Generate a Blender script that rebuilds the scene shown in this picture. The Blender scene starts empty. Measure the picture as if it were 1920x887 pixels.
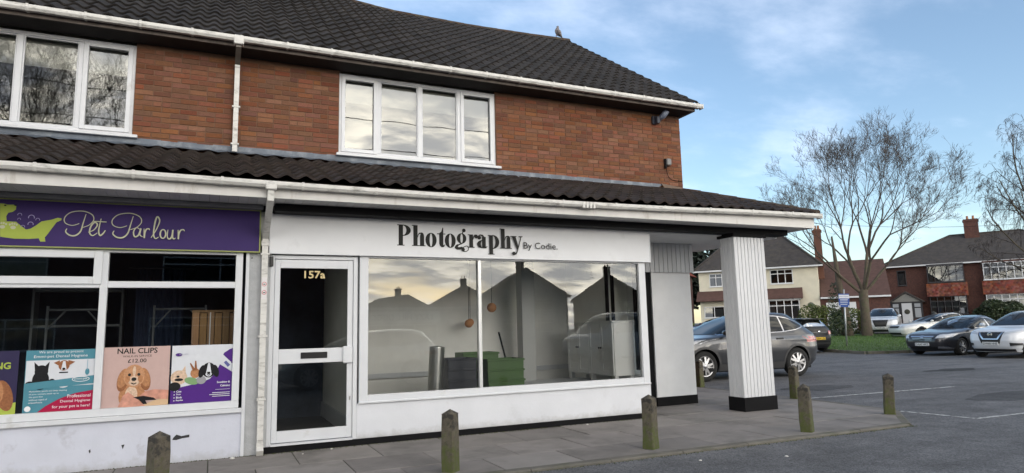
import bpy, bmesh, math, random
from mathutils import Vector, Matrix
random.seed(7)
S = bpy.context.scene
COL = S.collection

# ------------------------------------------------------------------ camera
YAW, PITCH, ROLL = math.radians(24.476), math.radians(7.894), math.radians(1.3585)
CAM = Vector((0, -8.448, 1.397))
cd = bpy.data.cameras.new("camera"); cam = bpy.data.objects.new("camera", cd); COL.objects.link(cam)
cd.sensor_width = 36.0; cd.lens = 36.0 * 1230 / 1920; cd.clip_start = 0.05; cd.clip_end = 2000
fh = Vector((math.sin(YAW), math.cos(YAW), 0)); R0 = Vector((math.cos(YAW), -math.sin(YAW), 0))
F = fh * math.cos(PITCH) + Vector((0, 0, math.sin(PITCH)))
U0 = -fh * math.sin(PITCH) + Vector((0, 0, math.cos(PITCH)))
R1 = R0 * math.cos(ROLL) - U0 * math.sin(ROLL); U1 = R0 * math.sin(ROLL) + U0 * math.cos(ROLL)
M = Matrix.Identity(4)
for i in range(3):
    M[i][0] = R1[i]; M[i][1] = U1[i]; M[i][2] = -F[i]; M[i][3] = CAM[i]
cam.matrix_world = M
S.camera = cam

# ------------------------------------------------------------------ sky, sun, exposure
SUN_AZ = math.radians(165)       # clockwise from +Y: the low sun stands across the street
SUN_EL = math.radians(14)
w = bpy.data.worlds.new("World"); S.world = w; w.use_nodes = True
nt = w.node_tree; nd = nt.nodes; lk = nt.links; nd.clear()
out = nd.new('ShaderNodeOutputWorld'); bg = nd.new('ShaderNodeBackground'); bg.inputs[1].default_value = 0.13
sky = nd.new('ShaderNodeTexSky'); sky.sky_type = 'NISHITA'; sky.sun_disc = False
sky.sun_elevation = SUN_EL; sky.sun_rotation = SUN_AZ; sky.air_density = 1.0; sky.dust_density = 0.6; sky.ozone_density = 1.9
tc = nd.new('ShaderNodeTexCoord')
sep = nd.new('ShaderNodeSeparateXYZ'); lk.new(tc.outputs['Generated'], sep.inputs[0])
def mth(op, a, b=None, clamp=False, tree=nt):
    n = tree.nodes.new('ShaderNodeMath'); n.operation = op; n.use_clamp = clamp
    for i, v in enumerate((a, b)):
        if v is None: continue
        if isinstance(v, (int, float)): n.inputs[i].default_value = v
        else: tree.links.new(v, n.inputs[i])
    return n.outputs[0]
zz = mth('ADD', mth('MAXIMUM', sep.outputs[2], 0.0), 0.22)
comb = nd.new('ShaderNodeCombineXYZ')
lk.new(mth('DIVIDE', sep.outputs[0], zz), comb.inputs[0]); lk.new(mth('DIVIDE', sep.outputs[1], zz), comb.inputs[1])
def wnoise(scale, det, rough, off):
    mp = nd.new('ShaderNodeMapping'); mp.inputs['Location'].default_value = off; mp.inputs['Scale'].default_value = (1.0, 1.5, 1)
    mp.inputs['Rotation'].default_value = (0, 0, 0.5)
    lk.new(comb.outputs[0], mp.inputs[0])
    n = nd.new('ShaderNodeTexNoise'); n.inputs['Scale'].default_value = scale; n.inputs['Detail'].default_value = det
    n.inputs['Roughness'].default_value = rough; lk.new(mp.outputs[0], n.inputs['Vector']); return n.outputs['Fac']
def smooth(v, a, b):
    n = nd.new('ShaderNodeMapRange'); n.interpolation_type = 'SMOOTHSTEP'; lk.new(v, n.inputs[0])
    n.inputs[1].default_value = a; n.inputs[2].default_value = b; return n.outputs[0]
def mixc(f, a, b):
    n = nd.new('ShaderNodeMix'); n.data_type = 'RGBA'
    if isinstance(f, float): n.inputs[0].default_value = f
    else: lk.new(f, n.inputs[0])
    for i, v in ((6, a), (7, b)):
        if isinstance(v, tuple): n.inputs[i].default_value = v
        else: lk.new(v, n.inputs[i])
    return n.outputs[2]
# thin high cloud everywhere, a broken evening cloud deck over the street side
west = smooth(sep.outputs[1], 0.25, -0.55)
n1 = wnoise(1.6, 7, 0.58, (3.1, 1.7, 0)); n2 = wnoise(0.9, 8, 0.6, (8.3, 4.2, 0)); n3 = wnoise(3.6, 8, 0.62, (1.3, 9.2, 0))
thin = mth('ADD', mth('MULTIPLY', smooth(n1, 0.46, 0.82), 0.34), 0.02)
c1 = mixc(thin, sky.outputs[0], (6.4, 6.8, 7.8, 1))
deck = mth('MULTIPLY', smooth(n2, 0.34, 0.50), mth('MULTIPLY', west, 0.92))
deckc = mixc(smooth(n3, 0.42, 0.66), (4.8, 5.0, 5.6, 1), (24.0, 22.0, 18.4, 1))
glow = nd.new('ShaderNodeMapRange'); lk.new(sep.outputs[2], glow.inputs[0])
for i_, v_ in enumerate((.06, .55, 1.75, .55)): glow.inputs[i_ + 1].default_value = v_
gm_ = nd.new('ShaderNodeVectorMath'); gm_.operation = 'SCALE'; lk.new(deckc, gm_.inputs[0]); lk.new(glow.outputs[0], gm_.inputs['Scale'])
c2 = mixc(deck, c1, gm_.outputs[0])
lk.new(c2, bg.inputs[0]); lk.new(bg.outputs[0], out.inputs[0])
sl = bpy.data.lights.new("sun", 'SUN'); sl.energy = 0.5; sl.angle = math.radians(50); sl.color = (1.0, 0.96, 0.90)
so = bpy.data.objects.new("sun", sl); COL.objects.link(so)
SD = Vector((math.sin(SUN_AZ) * math.cos(SUN_EL), math.cos(SUN_AZ) * math.cos(SUN_EL), math.sin(SUN_EL)))
so.rotation_euler = SD.to_track_quat('Z', 'Y').to_euler(); so.location = (0, -20, 20)
vs = S.view_settings; vs.view_transform = 'Standard'; vs.look = 'None'; vs.exposure = 1.0; vs.gamma = 1.0; vs.use_curve_mapping = False
S.cycles.max_bounces = 8; S.cycles.transparent_max_bounces = 12; S.cycles.caustics_reflective = False; S.cycles.caustics_refractive = False
S.cycles.use_denoising = True

# ------------------------------------------------------------------ materials
MATS = {}
def pm(name, col, rough=0.6, var=0.0, vscale=4.0, bump=0.0, bscale=60.0, metal=0.0, spec=0.5, piece=0.0, dirt=None, dscale=2.5, dlo=0.55, dhi=0.7,
       coat=0.0, emit=None, stretch=(1, 1, 1), world=False, splash=None):
    """procedural Principled material: noise colour variation, per-piece random tone, dirt patches and bump"""
    if name in MATS: return MATS[name]
    m = bpy.data.materials.new(name); m.use_nodes = True; t = m.node_tree; n = t.nodes; L = t.links
    b = n['Principled BSDF']; b.inputs['Roughness'].default_value = rough; b.inputs['Metallic'].default_value = metal
    b.inputs['Specular IOR Level'].default_value = spec; b.inputs['Coat Weight'].default_value = coat; b.inputs['Coat Roughness'].default_value = 0.05
    tcn = n.new('ShaderNodeTexCoord'); mp = n.new('ShaderNodeMapping'); mp.inputs['Scale'].default_value = stretch
    if world:
        ge = n.new('ShaderNodeNewGeometry'); L.new(ge.outputs['Position'], mp.inputs[0])
    else: L.new(tcn.outputs['Object'], mp.inputs[0])
    def noise(sc, det=5, ro=.6):
        x = n.new('ShaderNodeTexNoise'); x.inputs['Scale'].default_value = sc; x.inputs['Detail'].default_value = det; x.inputs['Roughness'].default_value = ro
        L.new(mp.outputs[0], x.inputs['Vector']); return x.outputs['Fac']
    def rng(v, a, b_, c, d):
        x = n.new('ShaderNodeMapRange'); L.new(v, x.inputs[0])
        for i, q in enumerate((a, b_, c, d)): x.inputs[i + 1].default_value = q
        return x.outputs[0]
    cur = n.new('ShaderNodeRGB'); cur.outputs[0].default_value = (*col, 1); cur = cur.outputs[0]
    def hsv(c, val, hue=None, sat=None):
        x = n.new('ShaderNodeHueSaturation'); L.new(c, x.inputs['Color'])
        if val is not None: L.new(val, x.inputs['Value'])
        if hue is not None: L.new(hue, x.inputs['Hue'])
        if sat is not None: L.new(sat, x.inputs['Saturation'])
        return x.outputs[0]
    if piece:
        oi = n.new('ShaderNodeObjectInfo'); at = n.new('ShaderNodeAttribute'); at.attribute_name = 'rnd'
        r = mth('FRACT', mth('ADD', oi.outputs['Random'], at.outputs['Fac'], tree=t), tree=t)
        r2 = mth('FRACT', mth('MULTIPLY', r, 7.13, tree=t), tree=t); r3 = mth('FRACT', mth('MULTIPLY', r, 31.7, tree=t), tree=t)
        cur = hsv(cur, rng(r, 0, 1, 1 - piece, 1 + piece), rng(r2, 0, 1, .5 - .018 * min(1, piece * 2), .5 + .018 * min(1, piece * 2)), rng(r3, 0, 1, 1 - .45 * piece, 1 + .25 * piece))
    if var: cur = hsv(cur, rng(noise(vscale), .25, .75, 1 - var, 1 + var))
    if dirt:
        x = n.new('ShaderNodeMix'); x.data_type = 'RGBA'; L.new(cur, x.inputs[6]); x.inputs[7].default_value = (*dirt, 1)
        L.new(rng(noise(dscale, 8, .65), dlo, dhi, 0, 1), x.inputs[0]); cur = x.outputs[2]
    if splash:
        z0, z1, sc_ = splash; g2 = n.new('ShaderNodeNewGeometry'); sp_ = n.new('ShaderNodeSeparateXYZ'); L.new(g2.outputs['Position'], sp_.inputs[0])
        hh = mth('ADD', sp_.outputs[2], mth('MULTIPLY', mth('SUBTRACT', noise(9, 7, .7), .5, tree=t), (z1 - z0) * 2.2, tree=t), tree=t)
        x = n.new('ShaderNodeMix'); x.data_type = 'RGBA'; L.new(cur, x.inputs[6]); x.inputs[7].default_value = (*sc_, 1); L.new(rng(hh, z1, z0, 0, .5), x.inputs[0]); cur = x.outputs[2]
    L.new(cur, b.inputs['Base Color'])
    if bump:
        bm_ = n.new('ShaderNodeBump'); bm_.inputs['Strength'].default_value = bump; bm_.inputs['Distance'].default_value = .01
        L.new(noise(bscale, 4, .7), bm_.inputs['Height']); L.new(bm_.outputs[0], b.inputs['Normal'])
    if emit: b.inputs['Emission Color'].default_value = (*col, 1); b.inputs['Emission Strength'].default_value = emit
    MATS[name] = m; return m
def glassm(name, ior=1.6, tint=(.9, .93, .92), wob=0.0, wscale=1.5):
    if name in MATS: return MATS[name]
    m = bpy.data.materials.new(name); m.use_nodes = True; t = m.node_tree; n = t.nodes; L = t.links; n.clear()
    o = n.new('ShaderNodeOutputMaterial'); mx = n.new('ShaderNodeMixShader'); fr = n.new('ShaderNodeFresnel'); fr.inputs[0].default_value = ior
    tr = n.new('ShaderNodeBsdfTransparent'); tr.inputs[0].default_value = (*tint, 1); gl = n.new('ShaderNodeBsdfGlossy'); gl.inputs['Roughness'].default_value = 0.0
    gl.inputs['Color'].default_value = (.95, .97, .96, 1)
    if wob:
        tcn = n.new('ShaderNodeTexCoord'); no = n.new('ShaderNodeTexNoise'); no.inputs['Scale'].default_value = wscale; no.inputs['Detail'].default_value = 1
        L.new(tcn.outputs['Object'], no.inputs['Vector']); bu = n.new('ShaderNodeBump'); bu.inputs['Strength'].default_value = wob; bu.inputs['Distance'].default_value = .05
        L.new(no.outputs['Fac'], bu.inputs['Height']); L.new(bu.outputs[0], gl.inputs['Normal'])
    L.new(fr.outputs[0], mx.inputs[0]); L.new(tr.outputs[0], mx.inputs[1]); L.new(gl.outputs[0], mx.inputs[2]); L.new(mx.outputs[0], o.inputs[0])
    MATS[name] = m; return m

# ------------------------------------------------------------------ mesh helpers
class MB:
    def __init__(s): s.v = []; s.f = []; s.r = []; s.sm = []
    def add(s, vs, fs, rnd=0.0, smooth=False):
        o = len(s.v); s.v += [tuple(p) for p in vs]
        for f in fs: s.f.append(tuple(i + o for i in f)); s.r.append(rnd); s.sm.append(smooth)
        return s
    def box(s, x0, x1, y0, y1, z0, z1, rnd=0.0):
        vs = [(x, y, z) for z in (z0, z1) for y in (y0, y1) for x in (x0, x1)]
        return s.add(vs, [(0, 2, 3, 1), (4, 5, 7, 6), (0, 1, 5, 4), (2, 6, 7, 3), (0, 4, 6, 2), (1, 3, 7, 5)], rnd)
    def cbox(s, x0, x1, y0, y1, z0, z1, c=.004, rnd=0.0):
        """box with chamfered edges"""
        bm = bmesh.new(); vs = [bm.verts.new((x, y, z)) for z in (z0, z1) for y in (y0, y1) for x in (x0, x1)]
        for f in [(0, 2, 3, 1), (4, 5, 7, 6), (0, 1, 5, 4), (2, 6, 7, 3), (0, 4, 6, 2), (1, 3, 7, 5)]: bm.faces.new([vs[i] for i in f])
        bmesh.ops.bevel(bm, geom=bm.edges[:], offset=c, segments=1, affect='EDGES')
        bm.verts.ensure_lookup_table(); bm.verts.index_update()
        s.add([v.co[:] for v in bm.verts], [tuple(v.index for v in f.verts) for f in bm.faces], rnd); bm.free(); return s
    def prism(s, poly, axis, a, b, rnd=0.0):
        """extrude a 2-D polygon: axis 'x' -> poly is (y,z), 'y' -> (x,z), 'z' -> (x,y)"""
        def P(p, h): return {'x': (h, p[0], p[1]), 'y': (p[0], h, p[1]), 'z': (p[0], p[1], h)}[axis]
        n = len(poly); vs = [P(p, a) for p in poly] + [P(p, b) for p in poly]
        fs = [tuple(range(n)), tuple(range(2 * n - 1, n - 1, -1))] + [(i, i + n, (i + 1) % n + n, (i + 1) % n) for i in range(n)]
        return s.add(vs, fs, rnd)
    def tube(s, pts, rad, n=6, caps=True, rnd=0.0, smooth=True, sq=None):
        """swept tube through pts; rad a number or list; sq=(w,h) gives a rectangular section"""
        pts = [Vector(p) for p in pts]; k = len(pts); rr = rad if isinstance(rad, (list, tuple)) else [rad] * k
        vs = []
        up = Vector((0, 0, 1)); prev = None
        for i, p in enumerate(pts):
            t = (pts[min(i + 1, k - 1)] - pts[max(i - 1, 0)]).normalized()
            a = t.cross(up if prev is None else prev)
            if a.length < 1e-4: a = t.cross(Vector((1, 0, 0)))
            a.normalize(); b = a.cross(t).normalized(); prev = b if prev is None else b
            if sq:
                for (q, e) in ((-1, -1), (1, -1), (1, 1), (-1, 1)): vs.append(p + a * q * sq[0] / 2 + b * e * sq[1] / 2)
            else:
                for j in range(n): an = 2 * math.pi * j / n; vs.append(p + (a * math.cos(an) + b * math.sin(an)) * rr[i])
        if sq: n = 4; smooth = False
        fs = [(i * n + j, i * n + (j + 1) % n, (i + 1) * n + (j + 1) % n, (i + 1) * n + j) for i in range(k - 1) for j in range(n)]
        if caps: fs += [tuple(range(n - 1, -1, -1)), tuple((k - 1) * n + j for j in range(n))]
        return s.add(vs, fs, rnd, smooth)
    def lathe(s, prof, n=20, axis='z', org=(0, 0, 0), smooth=True, rnd=0.0):
        vs = []; fs = []
        for r, h in prof:
            for j in range(n):
                a = 2 * math.pi * j / n; c, q = r * math.cos(a), r * math.sin(a)
                p = {'z': (c, q, h), 'y': (c, h, q), 'x': (h, c, q)}[axis]; vs.append((p[0] + org[0], p[1] + org[1], p[2] + org[2]))
        m = len(prof)
        fs = [(i * n + j, i * n + (j + 1) % n, (i + 1) * n + (j + 1) % n, (i + 1) * n + j) for i in range(m - 1) for j in range(n)]
        return s.add(vs, fs, rnd, smooth)
    def mesh(s, name, mat=None):
        me = bpy.data.meshes.new(name); me.from_pydata(s.v, [], s.f)
        if any(s.sm): me.polygons.foreach_set('use_smooth', s.sm)
        if any(s.r):
            at = me.attributes.new('rnd', 'FLOAT', 'FACE'); at.data.foreach_set('value', s.r)
        if mat: me.materials.append(mat)
        me.update(); return me
    def build(s, name, mat, parent=None, **kw):
        return link(name, s.mesh(name, mat), parent, **kw)
def link(name, me, parent=None, loc=None, rot=None, scale=None):
    o = bpy.data.objects.new(name, me); COL.objects.link(o)
    if parent: o.parent = parent
    if loc is not None: o.location = loc
    if rot is not None: o.rotation_euler = rot
    if scale is not None: o.scale = scale
    return o
def tag(o, label=None, cat=None, group=None, kind=None):
    if label: o['label'] = label
    if cat: o['category'] = cat
    if group: o['group'] = group
    if kind: o['kind'] = kind
    return o
def empty(name, loc=(0, 0, 0), rz=0.0):
    o = bpy.data.objects.new(name, None); COL.objects.link(o); o.location = loc; o.rotation_euler = (0, 0, rz); o.empty_display_size = .2; return o
def BX(name, mat, parent, *a, c=0.0): 
    m = MB(); (m.cbox(*a, c=c) if c else m.box(*a)); return m.build(name, mat, parent)
def text_mesh(body, mat, w=None, h=None, bold=0.0, ext=.0015):
    """text in the XZ plane facing -Y, lower left corner of its box at the origin"""
    cu = bpy.data.curves.new('t', 'FONT'); cu.body = body; cu.size = 1; cu.extrude = 0; cu.offset = bold; cu.resolution_u = 3
    ob = bpy.data.objects.new('t', cu); COL.objects.link(ob); dg = bpy.context.evaluated_depsgraph_get(); dg.update()
    me = bpy.data.meshes.new_from_object(ob.evaluated_get(dg)); bpy.data.objects.remove(ob); bpy.data.curves.remove(cu)
    xs = [v.co.x for v in me.vertices]; ys = [v.co.y for v in me.vertices]; x0, x1, y0, y1 = min(xs), max(xs), min(ys), max(ys)
    sx = w / (x1 - x0) if w else None; sy = h / (y1 - y0) if h else None
    sx = sx or sy; sy = sy or sx
    for v in me.vertices: v.co = Vector(((v.co.x - x0) * sx, 0, (v.co.y - y0) * sy))
    me.materials.clear(); me.materials.append(mat); me.update(); return me
def TXT(name, body, mat, parent, x, y, z, w=None, h=None, bold=0.0, align='l'):
    me = text_mesh(body, mat, w, h, bold); ww = max(v.co.x for v in me.vertices)
    o = link(name, me, parent, (x - (ww if align == 'r' else ww / 2 if align == 'c' else 0), y, z)); return o
def ell(cx, cz, rx, rz, n=20, a0=0, a1=360, rot=0):
    r = math.radians(rot); P = []
    for i in range(n + (0 if a1 - a0 >= 360 else 1)):
        a = math.radians(a0 + (a1 - a0) * i / n); x, z = rx * math.cos(a), rz * math.sin(a)
        P.append((cx + x * math.cos(r) - z * math.sin(r), cz + x * math.sin(r) + z * math.cos(r)))
    return P
def ribbon(pts, wid):
    """2-D stroke outline; wid number or list"""
    n = len(pts); ww = wid if isinstance(wid, list) else [wid] * n; Lp, Rp = [], []
    for i in range(n):
        a, b = pts[max(i - 1, 0)], pts[min(i + 1, n - 1)]; dx, dz = b[0] - a[0], b[1] - a[1]; l = math.hypot(dx, dz) or 1
        nx, nz = -dz / l * ww[i] / 2, dx / l * ww[i] / 2
        Lp.append((pts[i][0] + nx, pts[i][1] + nz)); Rp.append((pts[i][0] - nx, pts[i][1] - nz))
    return Lp, Rp
def spline(pts, k=6):
    P = [pts[0]] + list(pts) + [pts[-1]]; o = []
    for i in range(1, len(P) - 2):
        for j in range(k):
            t = j / k; a, b, c, d = P[i - 1], P[i], P[i + 1], P[i + 2]
            o.append(tuple(.5 * (2 * b[q] + (c[q] - a[q]) * t + (2 * a[q] - 5 * b[q] + 4 * c[q] - d[q]) * t * t + (3 * b[q] - a[q] - 3 * c[q] + d[q]) * t ** 3) for q in range(len(b))))
    o.append(tuple(pts[-1])); return o
class Flat:
    """flat print: coloured shapes laid over each other in the XZ plane, each layer 0.4 mm nearer the viewer"""
    def __init__(s, parent, y): s.p = parent; s.y = y
    def poly(s, name, P, mat):
        s.y -= .0004; m = MB(); m.add([(x, s.y, z) for x, z in P], [tuple(range(len(P)))]); return m.build(name, mat, s.p)
    def stroke(s, name, pts, wid, mat):
        s.y -= .0004; Lp, Rp = ribbon(pts, wid); n = len(Lp); m = MB()
        m.add([(x, s.y, z) for x, z in Lp] + [(x, s.y, z) for x, z in Rp], [(i, i + 1, n + i + 1, n + i) for i in range(n - 1)]); return m.build(name, mat, s.p)
    def text(s, name, body, mat, x, z, **kw):
        s.y -= .0004; return TXT(name, body, mat, s.p, x, s.y, z, **kw)
def ground_z(x, y):
    d = .414 * x + .910 * (y + 8.45)
    return .028 * max(0.0, min(d, 75.0) - 28.0)
# ------------------------------------------------------------------ ground
KERB = .03
def gz(x, y): return ground_z(x, y) - KERB
def asphalt_mat(name, col):
    m = pm(name, col, .88, var=.22, vscale=.7, bump=0, world=True); t = m.node_tree; n = t.nodes; L = t.links; b = n['Principled BSDF']
    ge = n.new('ShaderNodeNewGeometry'); vo = n.new('ShaderNodeTexVoronoi'); vo.inputs['Scale'].default_value = 75; L.new(ge.outputs['Position'], vo.inputs['Vector'])
    bu = n.new('ShaderNodeBump'); bu.inputs['Strength'].default_value = .7; bu.inputs['Distance'].default_value = .006; L.new(vo.outputs['Distance'], bu.inputs['Height']); L.new(bu.outputs[0], b.inputs['Normal'])
    src = b.inputs['Base Color'].links[0].from_socket
    hs = n.new('ShaderNodeHueSaturation'); L.new(src, hs.inputs['Color']); mr = n.new('ShaderNodeMapRange'); L.new(vo.outputs['Color'], mr.inputs[0]); mr.inputs[3].default_value = .4; mr.inputs[4].default_value = 1.7; L.new(mr.outputs[0], hs.inputs['Value'])
    no = n.new('ShaderNodeTexNoise'); no.inputs['Scale'].default_value = 1.9; no.inputs['Detail'].default_value = 9; no.inputs['Roughness'].default_value = .75; L.new(ge.outputs['Position'], no.inputs['Vector'])
    m2 = n.new('ShaderNodeMapRange'); L.new(no.outputs['Fac'], m2.inputs[0]); m2.inputs[1].default_value = .3; m2.inputs[2].default_value = .72; m2.inputs[3].default_value = .66; m2.inputs[4].default_value = 1.38
    h2 = n.new('ShaderNodeHueSaturation'); L.new(hs.outputs[0], h2.inputs['Color']); L.new(m2.outputs[0], h2.inputs['Value'])
    wv = n.new('ShaderNodeTexVoronoi'); wv.inputs['Scale'].default_value = 5.5; wv.inputs['Randomness'].default_value = 1; L.new(ge.outputs['Position'], wv.inputs['Vector'])
    sp = n.new('ShaderNodeMapRange'); L.new(wv.outputs['Distance'], sp.inputs[0]); sp.inputs[1].default_value = .075; sp.inputs[2].default_value = .045; sp.inputs[3].default_value = 0; sp.inputs[4].default_value = .55
    mx = n.new('ShaderNodeMix'); mx.data_type = 'RGBA'; L.new(sp.outputs[0], mx.inputs[0]); L.new(h2.outputs[0], mx.inputs[6]); mx.inputs[7].default_value = (.2, .2, .2, 1)
    mp2 = n.new('ShaderNodeMapping'); mp2.inputs['Scale'].default_value = (.10, .75, 1); mp2.inputs['Rotation'].default_value = (0, 0, .12); L.new(ge.outputs['Position'], mp2.inputs[0])
    st = n.new('ShaderNodeTexNoise'); st.inputs['Scale'].default_value = 1.6; st.inputs['Detail'].default_value = 7; st.inputs['Roughness'].default_value = .65; L.new(mp2.outputs[0], st.inputs['Vector'])
    m3 = n.new('ShaderNodeMapRange'); L.new(st.outputs['Fac'], m3.inputs[0]); m3.inputs[1].default_value = .3; m3.inputs[2].default_value = .7; m3.inputs[3].default_value = .72; m3.inputs[4].default_value = 1.28
    h3 = n.new('ShaderNodeHueSaturation'); L.new(mx.outputs[2], h3.inputs['Color']); L.new(m3.outputs[0], h3.inputs['Value'])
    L.new(h3.outputs[0], b.inputs['Base Color']); return m
ASPH = asphalt_mat('asphalt', (.106, .106, .110))
xs = sorted(set([-220, -140, -90, -60, -40, -25, -15, -8, -4] + [i * 1.0 for i in range(-3, 40)] + [42, 46, 50, 55, 60, 66, 72, 80, 95, 120, 160, 230, 330]))
ys = sorted(set([-260, -180, -120, -80, -55, -40, -30, -22, -16] + [i * 1.0 for i in range(-12, 36)] + [38, 42, 47, 52, 58, 65, 75, 90, 120, 170, 260, 360]))
g = MB(); V = [(x, y, gz(x, y)) for y in ys for x in xs]; nx = len(xs)
g.add(V, [(j * nx + i, j * nx + i + 1, (j + 1) * nx + i + 1, (j + 1) * nx + i) for j in range(len(ys) - 1) for i in range(nx - 1)])
tag(g.build('ground', ASPH), kind='structure')

# pavement in front of the shops: base, slabs, kerb stones
MOSS = pm('mossy_joint', (.05, .055, .035), .95, var=.3, vscale=6, world=True)
PAVE = [(-4.5, -2.16), (8.50, -2.30), (9.58, -1.36), (9.76, 1.3), (9.80, 5.2), (-4.5, 5.2)]
pv = MB(); pv.prism(PAVE, 'z', -.06, -.008); pav = tag(pv.build('pavement', MOSS), kind='structure')
def clip(poly, conv):
    for i in range(len(conv)):
        a, b = conv[i], conv[(i + 1) % len(conv)]; o = []
        side = lambda p: (b[0] - a[0]) * (p[1] - a[1]) - (b[1] - a[1]) * (p[0] - a[0])
        for j in range(len(poly)):
            p, q = poly[j], poly[(j + 1) % len(poly)]; sp, sq = side(p), side(q)
            if sp >= 0: o.append(p)
            if sp * sq < 0: t = sp / (sp - sq); o.append((p[0] + (q[0] - p[0]) * t, p[1] + (q[1] - p[1]) * t))
        poly = o
        if len(poly) < 3: return []
    return poly
SLAB = pm('paving_slab', (.215, .196, .183), .85, var=.16, vscale=2.2, bump=.25, bscale=90, piece=.17, dirt=(.10, .094, .084), dscale=1.3, dlo=.5, dhi=.78, world=True)
rnd = random.Random(3)
rows = [(-2.32, -1.60), (-1.60, -.86), (-.86, -.0), (.0, .75), (.75, 1.5), (1.5, 2.25), (2.25, 3.0), (3.0, 3.75), (3.75, 4.5), (4.5, 5.2)]
for ri, (ya, yb) in enumerate(rows):
    x = (-4.5 if yb <= 0 else 6.12) + (.45 if ri % 2 else 0) - (.9 if ri % 2 else 0)
    while x < 9.9:
        L_ = .9 if yb <= 0 else .75; x0 = max(x, -4.5 if yb <= 0 else 6.12)
        j = .005; P = clip([(x0 + j, ya + j), (x + L_ - j, ya + j), (x + L_ - j, yb - j), (x0 + j, yb - j)], PAVE)
        if len(P) >= 3 and x + L_ > x0 + .02:
            h = rnd.uniform(-.003, .003); cx = sum(p[0] for p in P) / len(P); cy = sum(p[1] for p in P) / len(P)
            tx, ty = rnd.uniform(-.003, .003), rnd.uniform(-.003, .003)
            m = MB(); n = len(P); Q = [(cx + (p[0] - cx) * .992, cy + (p[1] - cy) * .992) for p in P]
            zt = lambda p: h + (p[0] - cx) * tx + (p[1] - cy) * ty
            m.add([(p[0], p[1], -.05) for p in P] + [(p[0], p[1], zt(p) - .004) for p in P] + [(p[0], p[1], zt(p)) for p in Q],
                  [(i, (i + 1) % n, n + (i + 1) % n, n + i) for i in range(n)] + [(n + i, n + (i + 1) % n, 2 * n + (i + 1) % n, 2 * n + i) for i in range(n)] + [tuple(range(2 * n, 3 * n))])
            m.build('slab', SLAB, pav)
        x += L_
KER = pm('kerb_stone', (.13, .12, .10), .9, var=.25, vscale=5, bump=.3, bscale=70, piece=.12, dirt=(.075, .085, .04), dscale=2.2, dlo=.52, dhi=.72, world=True)
KL = [(-4.5, -2.16), (8.50, -2.30), (9.58, -1.36), (9.76, 1.3), (9.80, 5.2)]
for a, b in zip(KL, KL[1:]):
    a, b = Vector((*a, 0)), Vector((*b, 0)); d = (b - a); Ln = d.length; d.normalize(); nrm = Vector((d.y, -d.x, 0)); k = max(1, round(Ln / .9))
    for i in range(k):
        p, q = a + d * (Ln * i / k + .004), a + d * (Ln * (i + 1) / k - .004); m = MB(); o = .115; h = rnd.uniform(-.004, .004)
        m.add([p + Vector((0, 0, -.1)), q + Vector((0, 0, -.1)), q + nrm * o + Vector((0, 0, -.1)), p + nrm * o + Vector((0, 0, -.1)),
               p + Vector((0, 0, h)), q + Vector((0, 0, h)), q + nrm * (o - .02) + Vector((0, 0, h)), p + nrm * (o - .02) + Vector((0, 0, h)),
               q + nrm * o + Vector((0, 0, h - .015)), p + nrm * o + Vector((0, 0, h - .015))],
              [(4, 7, 6, 5), (7, 9, 8, 6), (9, 3, 2, 8), (0, 3, 9, 7, 4), (1, 5, 6, 8, 2), (0, 4, 5, 1)])
        m.build('kerb_stone', KER, pav)
# moss and grit fringe at the kerb foot and against the shop wall
fr = MB()
for i in range(2600):
    if i % 3: x = rnd.uniform(-2.5, 8.6); y = -2.28 - .0125 * max(0, x + 1) - abs(rnd.gauss(0, .035)); z = -KERB
    else: x = rnd.uniform(-2.2, 6.1); y = -.03 - abs(rnd.gauss(0, .02)); z = 0
    s_ = rnd.uniform(.003, .012); a = rnd.uniform(0, 6.28)
    fr.add([(x + s_ * math.cos(a), y + s_ * math.sin(a), z), (x + s_ * math.cos(a + 2.1), y + s_ * math.sin(a + 2.1), z), (x + s_ * math.cos(a + 4.2), y + s_ * math.sin(a + 4.2), z), (x, y, z + s_ * .9)], [(0, 1, 3), (1, 2, 3), (2, 0, 3)], rnd.random())
tag(fr.build('kerb_moss', pm('moss_grit', (.07, .078, .035), .95, piece=.5)), 'moss and grit gathered along the kerb and wall foot', 'moss', kind='stuff')
# parking bay lines
WL = pm('road_paint', (.62, .62, .60), .8, var=.15, vscale=9, dirt=(.10, .10, .105), dscale=14, dlo=.44, dhi=.62, world=True)
def line(a, b, wd):
    a, b = Vector((*a, 0)), Vector((*b, 0)); d = (b - a).normalized(); n_ = Vector((-d.y, d.x, 0)) * wd / 2; m = MB(); z = Vector((0, 0, .004))
    k = 12; P = []
    for i in range(k + 1):
        c = a.lerp(b, i / k); c.z = gz(c.x, c.y); P += [c + n_ * rnd.uniform(.85, 1.1) + z, c - n_ * rnd.uniform(.85, 1.1) + z]
    m.add(P, [(2 * i, 2 * i + 1, 2 * i + 3, 2 * i + 2) for i in range(k)]); o = m.build('painted_line', WL); tag(o, kind='structure'); return o
line((9.98, .62), (14.0, .44), .075); line((9.75, -1.4), (9.86, -2.44), .075); line((9.84, -2.46), (14.5, -2.62), .055); pass
# rough dark patch in the tarmac
pt = MB(); P = [(18.4 + .95 * math.cos(a) * (1 + .25 * math.sin(3 * a)), 3.2 + .34 * math.sin(a) * (1 + .2 * math.cos(5 * a)), -KERB + .004) for a in [i * .314 for i in range(20)]]
pt.add(P, [tuple(range(20))]); tag(pt.build('road_patch', asphalt_mat('tarmac_patch', (.02, .02, .021))), kind='structure')

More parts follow.
